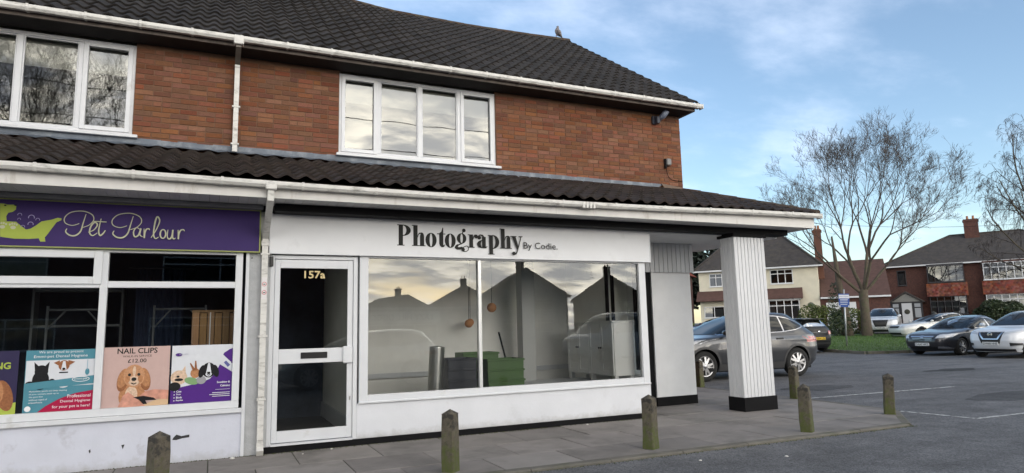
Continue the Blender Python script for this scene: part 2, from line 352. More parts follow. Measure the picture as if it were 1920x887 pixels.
for i, (cx, cy, ax, ay, tone) in enumerate(((13.5, -1.2, 1.5, .55, .055), (16.5, 5.6, 2.2, .8, .10), (11.8, 1.9, .9, .5, .06), (21.0, 0.6, 2.6, .7, .06))):
    pq = MB(); rr_ = random.Random(i); P = [(cx + ax * math.cos(a) * rr_.uniform(.8, 1.1), cy + ay * math.sin(a) * rr_.uniform(.8, 1.1), -KERB + .004) for a in [k * .349 for k in range(18)]]
    pq.add(P, [tuple(range(18))]); tag(pq.build('road_patch', asphalt_mat('tarmac_patch_%d' % i, (tone, tone, tone * 1.05))), kind='structure')
# ------------------------------------------------------------------ bollards
def moss_concrete():
    m = pm('mossy_concrete', (.105, .09, .066), .92, var=.35, vscale=14, bump=.9, bscale=45, dirt=(.045, .042, .036), dscale=16, dlo=.55, dhi=.7); t = m.node_tree; n = t.nodes; L = t.links; b = n['Principled BSDF']
    src = b.inputs['Base Color'].links[0].from_socket; tcn = n.new('ShaderNodeTexCoord'); sp = n.new('ShaderNodeSeparateXYZ'); L.new(tcn.outputs['Object'], sp.inputs[0])
    no = n.new('ShaderNodeTexNoise'); no.inputs['Scale'].default_value = 22; no.inputs['Detail'].default_value = 6; L.new(tcn.outputs['Object'], no.inputs['Vector'])
    h = mth('ADD', sp.outputs[2], mth('MULTIPLY', mth('SUBTRACT', no.outputs['Fac'], .5, tree=t), 1.1, tree=t), tree=t)
    def layer(src, lo, hi, col, amt):
        mr = n.new('ShaderNodeMapRange'); L.new(h, mr.inputs[0]); mr.inputs[1].default_value = lo; mr.inputs[2].default_value = hi; mr.inputs[3].default_value = 0; mr.inputs[4].default_value = amt
        x = n.new('ShaderNodeMix'); x.data_type = 'RGBA'; L.new(mr.outputs[0], x.inputs[0]); L.new(src, x.inputs[6]); x.inputs[7].default_value = (*col, 1); return x.outputs[2]
    c = layer(src, .38, .02, (.075, .095, .02), .85); c = layer(c, .46, .62, (.03, .028, .026), .85)
    L.new(c, b.inputs['Base Color']); return m
BOL = moss_concrete()
def bollard(x, y, label, lean=(0, 0), rz=.1, h=.6, w=.071):
    rt = empty('bollard', (x, y, 0), rz); rt.rotation_euler = (lean[0], lean[1], rz); r_ = random.Random(int(x * 100)); m = MB(); V = []; lv = [-.12, .02, .15, .3, .42, h - .05, h - .045]
    for i, z in enumerate(lv):
        q = w * (1 - .06 * i / 6) * (r_.uniform(.97, 1.03)); c = .012
        V += [(sx * (q - (c if k else 0)) + r_.uniform(-.003, .003), sy * (q - (0 if k else c)) + r_.uniform(-.003, .003), z) for sx, sy, k in ((-1, -1, 0), (-1, -1, 1), (1, -1, 1), (1, -1, 0), (1, 1, 0), (1, 1, 1), (-1, 1, 1), (-1, 1, 0))]
    n = len(lv); Fc = [(i * 8 + j, i * 8 + (j + 1) % 8, (i + 1) * 8 + (j + 1) % 8, (i + 1) * 8 + j) for i in range(n - 1) for j in range(8)]
    m.add(V, Fc); m.build('shaft', BOL, rt)
    cp = MB(); top = [V[(n - 1) * 8 + j] for j in range(8)]; cp.add(top + [(0, 0, h)], [(j, (j + 1) % 8, 8) for j in range(8)]); cp.build('pointed_top', BOL, rt)
    return tag(rt, label, 'bollard', 'concrete bollards around the shop pavement')
bollard(-.38, -1.99, 'weathered concrete bollard in front of the pet parlour wall', rz=.6)
bollard(2.20, -2.01, 'mossy concrete bollard below the photography shop window', rz=.75)
bollard(4.58, -2.06, 'green-stained concrete bollard in front of the shop corner', rz=.45)
bollard(6.91, -2.16, 'pale mossy concrete bollard before the white pillar', rz=.5, lean=(0, -.03))
bollard(9.17, -1.64, 'leaning mossy bollard at the pavement corner by the painted line', rz=.75, lean=(.03, -.12))
bollard(9.69, .58, 'concrete bollard in front of the grey car rear wheel', rz=.2)
bollard(9.85, 3.35, 'concrete bollard beside the grey car front wheel', rz=.15)
# loose litter
for i, (x, y, zb, s_) in enumerate([(1.35, -.1, 0, .018), (4.9, -.12, 0, .02), (2.8, -2.6, -KERB, .02), (4.7, -2.75, -KERB, .018), (5.6, -3.05, -KERB, .022), (1.0, -.25, 0, .012), (.25, -.12, 0, .03)]):
    m = MB(); m.lathe([(0, s_ * .7), (s_ * .7, s_ * .45), (s_, s_ * .12), (s_ * .8, 0)], 7, smooth=False)
    o = m.build('pebble', pm('white_pebble', (.6, .58, .54), .8)); o.location = (x, y, zb)
    tag(o, ['small white stone by the door step', 'small white stone by the black plinth under the window', 'pale stone on the tarmac by the kerb', 'second pale stone further along the kerb', 'pale stone lying out on the tarmac', 'tiny stone on the slab before the door', 'pale lump at the foot of the downpipe'][i], 'stone', 'loose stones')
# ------------------------------------------------------------------ the shop building
B = empty('shop_building'); tag(B, 'two-storey brick shop parade with tiled roof and white canopy', 'building')
WHITE = pm('white_upvc', (.64, .655, .68), .38, var=.05, vscale=3, dirt=(.45, .44, .42), dscale=3.0, dlo=.62, dhi=.8)
PAINT = pm('white_paint', (.66, .675, .71), .55, var=.05, vscale=2.5, bump=.15, bscale=35, dirt=(.50, .50, .51), dscale=2.2, dlo=.58, dhi=.85, splash=(.07, .16, (.30, .29, .27)))
CREAM = pm('aged_white_board', (.64, .625, .60), .5, var=.08, vscale=3, dirt=(.30, .25, .20), dscale=2.8, dlo=.58, dhi=.78, stretch=(1.6, 1, .45))
GUTM = pm('gutter_plastic', (.62, .61, .58), .42, var=.1, vscale=4, dirt=(.27, .26, .24), dscale=7, dlo=.52, dhi=.72, stretch=(1, 1, 3))
BLACK = pm('black_paint', (.009, .009, .010), .6, spec=.08, var=.2, vscale=5)
DGREY = pm('dark_grey_paint', (.03, .03, .036), .6, spec=.1, var=.15)
GLASS = glassm('window_glass', 1.62, (.9, .93, .92))
GLASSU = glassm('upstairs_glass', 2.1, (.75, .78, .78), .06, 1.1)
GLASSD = glassm('shop_glass', 1.70, (.97, .98, .975), .010, .9)
YU = 1.54
# --- brick upper wall
MORT = pm('mortar', (.150, .082, .050), .95, var=.2, vscale=12, bump=.3, bscale=120)
BRICK = pm('red_brick', (.168, .062, .029), .9, var=.16, vscale=22, bump=.35, bscale=110, piece=.30, dirt=(.10, .045, .028), dscale=1.4, dlo=.56, dhi=.85, world=True)
W1 = (-3.3, -1.10, 4.11, 5.40); W2 = (1.66, 4.29, 4.11, 5.40)
wl = MB(); YB = YU + .007
for (x0, x1, z0, z1) in [(-4.5, W1[0], 3.75, 5.445), (W1[0], W1[1], 3.75, W1[2]), (W1[1], W2[0], 3.75, 5.445), (W2[0], W2[1], 3.75, W2[2]), (W2[1], 8.222, 3.75, 5.445)]:
    wl.box(x0, x1, YB, YU + .25, z0, z1)
wall = wl.build('brick_wall', MORT, B)
gab = MB(); gab.prism([(YU + .251, 0), (10.7, 0), (10.7, 5.42), (6.11, 8.9), (YU + .251, 5.70)], 'x', 8.0, 8.222); gab.build('gable_wall', BRICK, B)
BX('rear_wall', BRICK, B, -4.5, 8.0, 10.45, 10.7, 0, 5.42); BX('left_party_wall', MORT, B, -4.6, -4.5, 0, 10.7, 0, 5.42)
bricks = []; r_ = random.Random(11); zc = 3.80; row = 0
def strip(x0, x1, zc, out):
    x = x0; first = True
    while x < x1 - .03:
        l = .1025 if (first and row % 2) or r_.random() < .16 else .215
        if first and not row % 2: l = .215
        first = False
        l = min(l, x1 - x)
        if x1 - (x + l + .01) < .05: l = x1 - x
        out.append((x, zc, l)); x += l + .010
while zc + .065 < 5.43:
    segs = [(-4.4, W1[0] - .01), (W1[1] + .01, W2[0] - .01), (W2[1] + .01, 8.222)] if zc + .065 > 4.05 else [(-4.4, 8.222)]
    for a, b_ in segs: strip(a, b_, zc, bricks)
    zc += .075; row += 1
def brick_mb(m, x, z, l, dy=0, rn=0.0):
    y = YU + dy; c = .003
    m.add([(x, y + .02, z), (x + l, y + .02, z), (x + l, y + .02, z + .065), (x, y + .02, z + .065), (x + c, y, z + c), (x + l - c, y, z + c), (x + l - c, y, z + .065 - c), (x + c, y, z + .065 - c)],
          [(4, 5, 6, 7), (0, 1, 5, 4), (1, 2, 6, 5), (2, 3, 7, 6), (3, 0, 4, 7)], rn)
def vis(x, z): return x > -2.5 and z > 4.0 and not (z > 5.40)
bricks.sort(key=lambda b: (0 if vis(b[0] + .1, b[1]) else 1, (b[0] - CAM.x) ** 2 + (b[1] - CAM.z) ** 2 - (40 if b[2] > .2 else 0)))
shared = {}; rest = MB()
for i, (x, z, l) in enumerate(bricks):
    dy = r_.uniform(-.002, .002)
    if i < 300:
        k = round(l, 4)
        if k not in shared: m = MB(); brick_mb(m, 0, 0, l, -YU); shared[k] = m.mesh('brick', BRICK)
        link('brick', shared[k], wall, (x, YU + dy, z))
    else: brick_mb(rest, x, z, l, dy, r_.uniform(.001, .999))
tag(rest.build('brick_field', BRICK, wall), kind='stuff')

# --- windows upstairs
def frame_bars(m, x0, x1, z0, z1, t, y0, y1):
    m.cbox(x0, x0 + t, y0, y1, z0, z1); m.cbox(x1 - t, x1, y0, y1, z0, z1); m.cbox(x0 + t, x1 - t, y0, y1, z1 - t, z1); m.cbox(x0 + t, x1 - t, y0, y1, z0, z0 + t)
def up_window(x0, x1, z0, z1, mull, opening, label):
    fr = MB(); frame_bars(fr, x0, x1, z0, z1, .05, YU + .03, YU + .10); win = fr.build('window', WHITE, B); win['label'] = label
    for mx in mull: BX('mullion', WHITE, win, mx - .035, mx + .035, YU + .032, YU + .10, z0 + .05, z1 - .05, c=.004)
    ed = [x0 + .05] + [q for mx in mull for q in (mx - .035, mx + .035)] + [x1 - .05]
    for i in range(0, len(ed), 2):
        a, b_ = ed[i], ed[i + 1]
        if i // 2 in opening:
            s_ = MB(); frame_bars(s_, a - .012, b_ + .012, z0 + .035, z1 - .035, .058, YU + .014, YU + .075); s_.build('sash', WHITE, win); q = .046
        else:
            s_ = MB(); frame_bars(s_, a, b_, z0 + .05, z1 - .05, .018, YU + .045, YU + .09); s_.build('glazing_bead', WHITE, win); q = .018
        g_ = MB(); yy = YU + .062; g_.add([(a + q, yy, z0 + .05 + q), (b_ - q, yy, z0 + .05 + q), (b_ - q, yy, z1 - .05 - q), (a + q, yy, z1 - .05 - q)], [(0, 1, 2, 3)])
        o = g_.build('pane', GLASSU, win)
    BX('sill', WHITE, win, x0 - .04, x1 + .07, YU - .06, YU + .06, z0 - .045, z0 - .002, c=.006)
    # room behind
    rm = MB(); rm.add([(x0 - .3, YU + .251, 3.9), (x1 + .3, YU + .251, 3.9), (x1 + .3, YU + 3, 3.9), (x0 - .3, YU + 3, 3.9), (x0 - .3, YU + .251, 5.6), (x1 + .3, YU + .251, 5.6), (x1 + .3, YU + 3, 5.6), (x0 - .3, YU + 3, 5.6)],
           [(0, 1, 2, 3), (7, 6, 5, 4), (3, 2, 6, 7), (0, 3, 7, 4), (1, 5, 6, 2)])
    rm.build('room', pm('room_plaster', (.35, .33, .30), .9), win)
    bl = MB(); bl.box(x0 + .06, x1 - .06, YU + .16, YU + .165, z1 - .42, z1 - .04); bl.build('roller_blind', pm('blind_cloth', (.62, .60, .54), .9), win)
    return win
up_window(*W1, [-2.425, -1.74], (2,), 'three-light white window over the pet parlour')
up_window(*W2, [2.28, 2.96, 3.64], (0, 3), 'four-light white window above the photography sign')

# --- tiled roofs
TILE = pm('roof_tile', (.030, .0265, .0245), .85, spec=.3, var=.25, vscale=9, bump=.35, bscale=130, piece=.3, dirt=(.10, .095, .085), dscale=26, dlo=.68, dhi=.72)
TILE2 = pm('canopy_tile', (.030, .022, .019), .75, spec=.35, var=.3, vscale=8, bump=.3, bscale=110, piece=.36, dirt=(.13, .115, .10), dscale=24, dlo=.68, dhi=.72)
def tile_mesh_data(wd, ln, lift, h=.044, th=.026, n=8):
    top, frt = [], []
    def prof(t): return h * (.5 + .5 * math.cos(2 * math.pi * (t - .5))) ** 1.15
    X = [(-.02 + (1.04) * i / n) for i in range(n + 1)]
    V = [(x * wd, 0, prof(x) + lift) for x in X] + [(x * wd, ln, prof(x) + .006) for x in X] + [(x * wd, 0, prof(x) + lift) for x in X] + [(x * wd, .002, prof(x) + lift - th) for x in X]
    m = n + 1
    F1 = [(i, i + 1, m + i + 1, m + i) for i in range(n)]; F2 = [(2 * m + i + 1, 2 * m + i, 3 * m + i, 3 * m + i + 1) for i in range(n)]
    F3 = [(0, m, 3 * m)] + [(n, 3 * m + n, m + n)]
    return V, F1, F2 + F3
def tiled(parent, name, mat, y0, z0, pitch, length, rows_, x0, x1, wd, sag=None, keep=None, seed=1):
    gauge = length / rows_; V, F1, F2 = tile_mesh_data(wd, gauge + .07, .040); m = MB(); m.add(V, F1, smooth=True); m.add(V, F2)
    me = m.mesh(name, mat); r = random.Random(seed); L_ = []
    cp, sp = math.cos(pitch), math.sin(pitch); nc = int((x1 - x0) / wd + .001)
    for j in range(rows_):
        for i in range(nc):
            x = x0 + i * wd; s_ = j * gauge; y, z = y0 + s_ * cp, z0 + s_ * sp
            if keep and not keep(x + wd / 2, y): continue
            if sag: z += sag(x) * s_ / length
            if x < -2.9: d = 1e3
            else: d = (Vector((x, y, z)) - CAM).length
            L_.append((d, x + r.uniform(-.003, .003), y, z + r.uniform(0, .004), pitch + r.uniform(-.008, .006), r.uniform(-.012, .012)))
    L_.sort(); rest = MB()
    for i, (d, x, y, z, p, rz) in enumerate(L_):
        if i < 300: link(name, me, parent, (x, y, z), (p, 0, rz))
        else:
            mt = Matrix.Translation((x, y, z)) @ Matrix.Rotation(rz, 4, 'Z') @ Matrix.Rotation(p, 4, 'X'); q = r.uniform(.001, .999)
            W = [mt @ Vector(v) for v in V]; o = len(rest.v); rest.v += [tuple(v) for v in W]
            for f in F1: rest.f.append(tuple(k + o for k in f)); rest.r.append(q); rest.sm.append(True)
            for f in F2: rest.f.append(tuple(k + o for k in f)); rest.r.append(q); rest.sm.append(False)
    tag(rest.build(name + '_field', mat, parent), kind='stuff')
def sag(x):
    P = [(-6, .10), (2.2, .06), (2.75, .0), (3.5, -.075), (5.6, -.095), (7.2, -.05), (8.4, 0)]
    for (a, b_), (c, d) in zip(P, P[1:]):
        if x <= c: return b_ + (d - b_) * (x - a) / (c - a)
    return 0
RP = math.atan2(3.41, 4.97); RL = math.hypot(3.41, 4.97); UY0, UZ0 = 1.13, 5.545
dk = MB(); nS = 26
dk.add([(-4.5 + 12.85 * i / nS, UY0 + .02, UZ0 - .02) for i in range(nS + 1)] + [(-4.5 + 12.85 * i / nS, UY0 + 4.97, UZ0 + 3.39 + sag(-4.5 + 12.85 * i / nS)) for i in range(nS + 1)] + [(-4.5 + 12.85 * i / nS, UY0 + 9.94, UZ0 - .02) for i in range(nS + 1)],
       [(r * (nS + 1) + i, r * (nS + 1) + i + 1, (r + 1) * (nS + 1) + i + 1, (r + 1) * (nS + 1) + i) for r in (0, 1) for i in range(nS)])
roof = dk.build('roof', TILE, B)
tiled(roof, 'roof_tile', TILE, UY0, UZ0, RP, RL, 18, -4.45, 8.40, .2105, sag, seed=5)
RIDGE = pm('ridge_tile', (.050, .030, .020), .9, var=.3, vscale=8, bump=.4, bscale=60, piece=.2, dirt=(.06, .065, .04), dscale=6, dlo=.5, dhi=.7)
rx = -4.45
while rx < 8.38:
    l = .448; z = UZ0 + 3.41; a, b_ = sag(rx), sag(rx + l); m = MB(); V = []
    for xx, ss, e in ((rx, a, 0), (rx + l + .012, b_, .006)):
        for k in range(7):
            an = math.pi * k / 6; V.append((min(xx, 8.41), UY0 + 4.97 + .135 * math.cos(an), z + ss - .035 + (.105 + e) * math.sin(an)))
    m.add(V, [(k, k + 1, 8 + k, 7 + k) for k in range(6)] + [(6, 5, 4, 3, 2, 1, 0), (7, 8, 9, 10, 11, 12, 13)]); m.build('ridge_tile', RIDGE, roof); rx += l
# verge: undercloak strip at the gable edge
vb = MB(); vb.prism([(UY0 + .03, UZ0 - .07), (UY0 + 4.97, UZ0 + 3.41 - .07), (UY0 + 4.97, UZ0 + 3.41 - .012), (UY0 + .03, UZ0 - .012)], 'x', 8.16, 8.385); vb.build('verge_board', pm('verge_mortar', (.09, .075, .06), .9, var=.3, vscale=9), roof)
# --- eaves
DIRTY = pm('dirty_fascia', (.13, .105, .09), .7, var=.3, vscale=4, dirt=(.06, .05, .045), dscale=5, dlo=.45, dhi=.68)
BX('eaves_fascia', DIRTY, B, -4.5, 8.30, 1.155, 1.18, 5.425, 5.535)
BX('eaves_soffit', pm('eaves_soffit', (.014, .011, .010), .85, var=.4, vscale=3), B, -4.5, 8.30, 1.18, YU + .02, 5.43, 5.445)
eb = MB(); eb.prism([(1.18, 5.425), (YU + .25, 5.425), (YU + .25, 5.72), (1.18, 5.50)], 'x', 8.225, 8.30); eb.build('box_end', DIRTY, B)
def gutter(parent, x0, x1, y, z, r, mat, step=.9, x_br=0.0, dz=None):
    """square-fronted rain gutter with brackets; y = front face, z = top edge"""
    dz = dz or (lambda x: 0.0); n = 24; m = MB(); V = []
    sec = [(0, 0), (0, -.010), (-.006, -.010), (-.004, -.6 * r), (.018, -r), (.075, -r), (.098, -.6 * r), (.100, 0), (.094, 0), (.092, -.55 * r), (.072, -r + .005), (.022, -r + .005), (.006, -.55 * r), (.006, 0)]
    for i in range(n + 1):
        x = x0 + (x1 - x0) * i / n
        for a, b_ in sec: V.append((x, y + a, z + b_ + dz(x)))
    k = len(sec); m.add(V, [(i * k + j, i * k + (j + 1) % k, (i + 1) * k + (j + 1) % k, (i + 1) * k + j) for i in range(n) for j in range(k)] + [tuple(range(k))[::-1], tuple(n * k + j for j in range(k))])
    gt = m.build('gutter', mat, parent)
    x = x0 + x_br
    bm_ = MB(); bm_.prism([(-.009, .006), (-.009, -.55 * r), (.014, -r - .008), (.08, -r - .008), (.105, -.6 * r), (.105, .0), (.1015, 0), (.1015, -.58 * r), (.076, -r - .002), (.018, -r - .002), (-.0045, -.55 * r), (-.0045, .002), (.01, .002), (.01, .006)], 'x', -.014, .014)
    me = bm_.mesh('gutter_bracket', mat)
    while x < x1 - .05: link('gutter_bracket', me, gt, (x, y, z + dz(x))); x += step
    return gt
g1 = gutter(B, -4.5, 8.40, 1.04, 5.545, .075, GUTM, .62, .38)
BX('stop_end', GUTM, g1, 8.395, 8.412, 1.032, 1.145, 5.462, 5.548)
# --- canopy (lean-to) roof with hip at the right corner
CP = math.atan2(.80, 2.28); CL = math.hypot(.80, 2.28); CY0, CZ0 = -.755, 3.115
hipx = lambda y: 9.10 + (8.22 - 9.10) * (y + .74) / 2.28
cd_ = MB(); cd_.add([(-4.5, CY0 + .02, CZ0 - .015), (9.08, CY0 + .02, CZ0 - .015), (8.22, YU, CZ0 + .785), (-4.5, YU, CZ0 + .785), (9.12, 6, CZ0 - .015), (8.22, 6, CZ0 + .785)], [(0, 1, 2, 3), (1, 4, 5, 2)])
croof = cd_.build('canopy_roof', TILE2, B)
tiled(croof, 'canopy_tile', TILE2, CY0, CZ0, CP, CL, 8, -4.45, 9.06, .2105, None, lambda x, y: x < hipx(y + .12) - .02, seed=9)
for i in range(7):
    t0, t1 = i / 7, (i + 1.06) / 7; P0 = Vector((9.10, -.76, CZ0 + .045)).lerp(Vector((8.21, YU - .01, CZ0 + .835)), t0); P1 = Vector((9.10, -.76, CZ0 + .045)).lerp(Vector((8.21, YU - .01, CZ0 + .835)), min(1, t1))
    d = (P1 - P0).normalized(); sd = d.cross(Vector((0, 0, 1))).normalized(); up = sd.cross(d); m = MB(); V = []
    for p, e in ((P0, .010), (P1, 0)):
        for k in range(7): an = math.pi * k / 6; V.append(p + sd * .11 * math.cos(an) + up * (-.03 + (.075 + e) * math.sin(an)))
    m.add(V, [(k, k + 1, 8 + k, 7 + k) for k in range(6)] + [(6, 5, 4, 3, 2, 1, 0), (7, 8, 9, 10, 11, 12, 13)], smooth=False); m.build('hip_tile', RIDGE, croof)
LEAD = pm('lead_flashing', (.115, .135, .165), .55, var=.3, vscale=3, dirt=(.26, .28, .30), dscale=6, dlo=.5, dhi=.75, metal=.2)
fx = -4.4; r_ = random.Random(4)
while fx < 7.6:
    l = min(1.5, 7.72 - fx); m = MB(); n = 12; V = []; zt = 4.075 - .005 * max(0, fx)
    for i in range(n + 1):
        x = fx + l * i / n; wv = .012 * math.cos(2 * math.pi * (x + 4.45) / .2105)
        V += [(x, YU - .001, zt), (x, YU - .006 - r_.uniform(0, .006), zt - .075), (x, YU - .12 + r_.uniform(-.006, .006), zt - .125 - wv)]
    if fx + l > 7.6:
        V[-3] = (V[-3][0] + .17, V[-3][1], V[-3][2]); 
    m.add(V, [(3 * i, 3 * i + 1, 3 * i + 4, 3 * i + 3) for i in range(n)] + [(3 * i + 1, 3 * i + 2, 3 * i + 5, 3 * i + 4) for i in range(n)]); m.build('flashing', LEAD, croof); fx += l + .002
mf = MB(); mf.add([(7.7, YU - .002, 4.06), (8.22, YU - .002, 4.0), (8.22, YU - .10, 3.93), (7.7, YU - .10, 3.945)], [(0, 3, 2, 1)]); mf.build('mortar_fillet', pm('fillet', (.14, .10, .075), .95, var=.3, vscale=10), croof)
CDZ = lambda x: -.035 * math.sin(max(0, min(1, (x + 2) / 9.5)) * math.pi) + (.03 * max(0, (x - 6) / 3) if x > 6 else 0)
g2 = gutter(B, -4.5, 9.14, -.80, 3.115, .07, GUTM, .845, .31, CDZ)
BX('stop_end', GUTM, g2, 9.13, 9.15, -.806, -.695, 3.065, 3.148)
for i in range(4): BX('gutter_joint', GUTM, g2, 4.56 + .055 * i, 4.59 + .055 * i, -.812, -.69, 3.0, 3.085)
BX('fascia_board', CREAM, B, -4.5, .50, -.69, -.665, 2.915, 3.115); BX('fascia_board', CREAM, B, .505, 4.2, -.69, -.665, 2.915, 3.11); BX('fascia_board', CREAM, B, 4.205, 9.05, -.69, -.665, 2.915, 3.115)
BX('side_fascia', CREAM, B, 9.05, 9.072, -.69, 6, 2.915, 3.115)
sof = BX('soffit', DGREY, B, -4.5, 9.05, -.664, -.06, 2.945, 2.96)
sb = MB(); sb.cbox(0, .098, -.66, -.10, 2.926, 2.944, c=.003); me = sb.mesh('soffit_board', pm('soffit_board', (.55, .55, .55), .5, piece=.08, dirt=(.3, .3, .3), dscale=5, dlo=.55, dhi=.75))
x = -2.6
while x < 9.0: link('soffit_board', me, sof, (x, 0, 0)); x += .1005
BX('black_beam', BLACK, B, .62, 8.86, -.32, -.07, 2.835, 2.925, c=.006)
BX('shutter_box', pm('grey_box', (.16, .16, .17), .6, var=.2), B, -4.5, .50, -.19, -.065, 2.872, 2.925, c=.008)
BX('porch_ceiling', pm('porch_ceiling', (.74, .75, .76), .7, var=.06), B, 6.18, 8.86, -.068, 2.0, 2.82, 2.85)
BX('side_soffit', CREAM, B, 8.865, 9.045, -.058, 6, 2.926, 2.944)
BX('porch_lintel', PAINT, B, 8.78, 8.86, -.06, 2.0, 2.851, 2.925)
# --- pillar with vertical boarding
pl = empty('pillar'); pl.parent = B
px0, px1, py0, py1 = 7.66, 8.31, -.31, .02
BX('core', DGREY, pl, px0 + .012, px1 - .012, py0 + .012, py1 - .012, 0, 2.80)
BOARD = pm('white_board', (.60, .61, .63), .45, var=.04, vscale=5, piece=.04)
nb = 9; wd = (px1 - px0) / nb
m = MB(); m.cbox(.003, wd - .003, 0, .014, .2, 2.785, c=.004); mb_ = m.mesh('board', BOARD)
for i in range(nb): link('board', mb_, pl, (px0 + i * wd, py0, 0)); link('board', mb_, pl, (px0 + i * wd, py1 - .014, 0))
nb = 4; wd = (py1 - py0) / nb
m = MB(); m.cbox(0, .014, .003, wd - .003, .2, 2.785, c=.004); mb_ = m.mesh('board', BOARD)
for i in range(nb): link('board', mb_, pl, (px0 - .001, py0 + i * wd, 0)); link('board', mb_, pl, (px1 - .013, py0 + i * wd, 0))
BX('black_base', BLACK, pl, px0 - .018, px1 + .018, py0 - .018, py1 + .018, 0, .215, c=.004); BX('black_cap', BLACK, pl, px0 - .03, px1 + .03, py0 - .03, py1 + .03, 2.775, 2.834, c=.004)
# --- recessed wall beside the porch
BX('recess_wall', pm('grey_render', (.76, .77, .78), .7, var=.07, vscale=2, bump=.2, bscale=30), B, 6.98, 7.83, 1.03, 2.0, .15, 2.31)
BX('recess_plinth', BLACK, B, 6.97, 7.84, 1.02, 2.0, 0, .15)
cl = empty('recess_cladding'); cl.parent = B
m = MB(); m.cbox(0, .088, .985, 1.005, 2.30, 2.818, c=.004); me = m.mesh('board', pm('grey_board', (.55, .56, .58), .55, piece=.1))
for i in range(14): link('board', me, cl, (6.56 + i * .0955, 0, 0))
BX('backing', DGREY, cl, 6.10, 7.89, 1.006, 1.03, 2.31, 2.818)
BX('black_door', BLACK, B, 6.10, 6.98, 1.06, 1.10, 0, 2.31)
BX('ceiling_vent', DGREY, B, 6.36, 6.62, .55, .72, 2.795, 2.818)
BX('ground_floor_side', BRICK, B, 7.835, 7.999, 2.001, 10.4, 0, 3.6); BX('ground_floor_back', BRICK, B, 6.99, 7.83, 2.002, 2.2, 0, 2.8)
# --- photography shop front
fnt = MB(); fnt.cbox(1.665, 6.09, 0, .10, .075, .505, c=.003); fnt.build('stall_riser', PAINT, B)
BX('plinth', BLACK, B, .585, 6.10, -.014, .099, 0, .075, c=.004)
sw = MB(); y0, y1 = .0, .07
sw.cbox(1.69, 1.80, -.012, y1, .505, 2.37); sw.cbox(5.985, 6.09, -.012, y1, .505, 2.37); sw.cbox(1.80, 5.985, -.010, y1, .505, .60); sw.cbox(1.80, 5.985, -.008, y1, 2.33, 2.37)
swin = sw.build('shop_window', WHITE, B); swin['label'] = 'wide white framed display window under the photography sign'
BX('mullion', pm('pale_alu', (.62, .63, .63), .3, metal=.3), swin, 3.312, 3.358, -.014, y1, .60, 2.33, c=.004)
BX('sill', WHITE, swin, 1.68, 6.10, -.035, .0, .498, .52, c=.004)
for a, b_ in ((1.80, 3.312), (3.358, 5.985)):
    m = MB(); m.add([(a, .03, .60), (b_, .03, .60), (b_, .03, 2.33), (a, .03, 2.33)], [(0, 1, 2, 3)]); m.build('pane', GLASSD, swin)
BX('corner_post', PAINT, B, 6.091, 6.11, .0, .12, 0.0, 2.8); 
# door
dfm = MB(); dfm.cbox(.61, .66, -.005, .08, .076, 2.34); dfm.cbox(1.612, 1.664, -.005, .08, .076, 2.34); dfm.cbox(.66, 1.612, -.005, .08, 2.295, 2.34); dfm.box(.66, 1.612, -.02, .08, .076, .10)
dr = dfm.build('door', WHITE, B); dr['label'] = 'white glazed shop door with letter plate'
lf = MB(); lf.cbox(.664, .728, .012, .062, .108, 2.29); lf.cbox(1.542, 1.608, .012, .062, .108, 2.29); lf.cbox(.728, 1.542, .012, .062, 2.185, 2.29); lf.cbox(.728, 1.542, .012, .062, 1.025, 1.20); lf.cbox(.728, 1.542, .012, .062, .108, .24); lf.build('leaf', WHITE, dr)
for z0, z1 in ((.24, 1.025), (1.20, 2.185)):
    m = MB(); m.add([(.728, .04, z0), (1.542, .04, z0), (1.542, .04, z1), (.728, .04, z1)], [(0, 1, 2, 3)]); m.build('pane', GLASS, dr)
BX('letter_plate', pm('black_metal', (.02, .02, .022), .35, metal=.5), dr, .985, 1.30, .002, .011, 1.08, 1.155, c=.003)
BX('push_plate', WHITE, dr, 1.487, 1.605, -.03, .011, 1.005, 1.215, c=.012); BX('keyhole', pm('steel', (.35, .34, .32), .3, metal=.9), dr, 1.572, 1.586, .005, .0115, .555, .60, c=.002)
TXT('door_number', '157a', pm('gold_vinyl', (.62, .50, .25), .5), dr, 1.012, .0385, 2.062, w=.255, h=.095, bold=.02)
BX('door_contact', pm('black_plastic', (.015, .015, .016), .4), dr, .60, .64, -.045, -.006, 2.20, 2.32, c=.006)
# --- pet parlour shop front
BX('stall_riser', pm('lilac_white_paint', (.57, .59, .67), .5, var=.06, vscale=3, bump=.2, bscale=18, dirt=(.40, .40, .45), dscale=4, dlo=.58, dhi=.75, splash=(-.02, .10, (.30, .29, .27))), B, -4.5, .37, .0, .10, -.02, .495)
fb = MB(); fb.cbox(-4.5, .30, -.008, .07, .55, .632); fb.cbox(.222, .30, -.010, .07, .632, 2.365); fb.cbox(-4.5, .222, -.008, .07, 2.33, 2.37); fb.cbox(-1.152, -1.078, -.009, .07, .632, 2.33); fb.cbox(-4.5, -1.152, -.0075, .07, 1.935, 1.985); fb.cbox(-1.078, .222, -.0075, .07, 1.937, 2.01); fb.cbox(-2.56, -2.48, -.0085, .07, .632, 2.33)
pw = fb.build('shop_window', WHITE, B); pw['label'] = 'white multi-pane window of the pet parlour'
s_ = MB(); frame_bars(s_, -2.47, -1.135, 1.975, 2.345, .082, -.028, .05); s_.build('sash', WHITE, pw)
for a, b_, z0, z1 in ((-2.48, -1.152, .632, 1.935), (-1.078, .222, .632, 1.937), (-1.078, .222, 2.01, 2.33), (-2.4, -1.2, 2.05, 2.27), (-4.4, -2.56, .632, 2.33)):
    m = MB(); m.add([(a, .035, z0), (b_, .035, z0), (b_, .035, z1), (a, .035, z1)], [(0, 1, 2, 3)]); m.build('pane', GLASS, pw)
BX('sill', WHITE, pw, -4.5, .335, -.045, .0, .497, .548, c=.006)
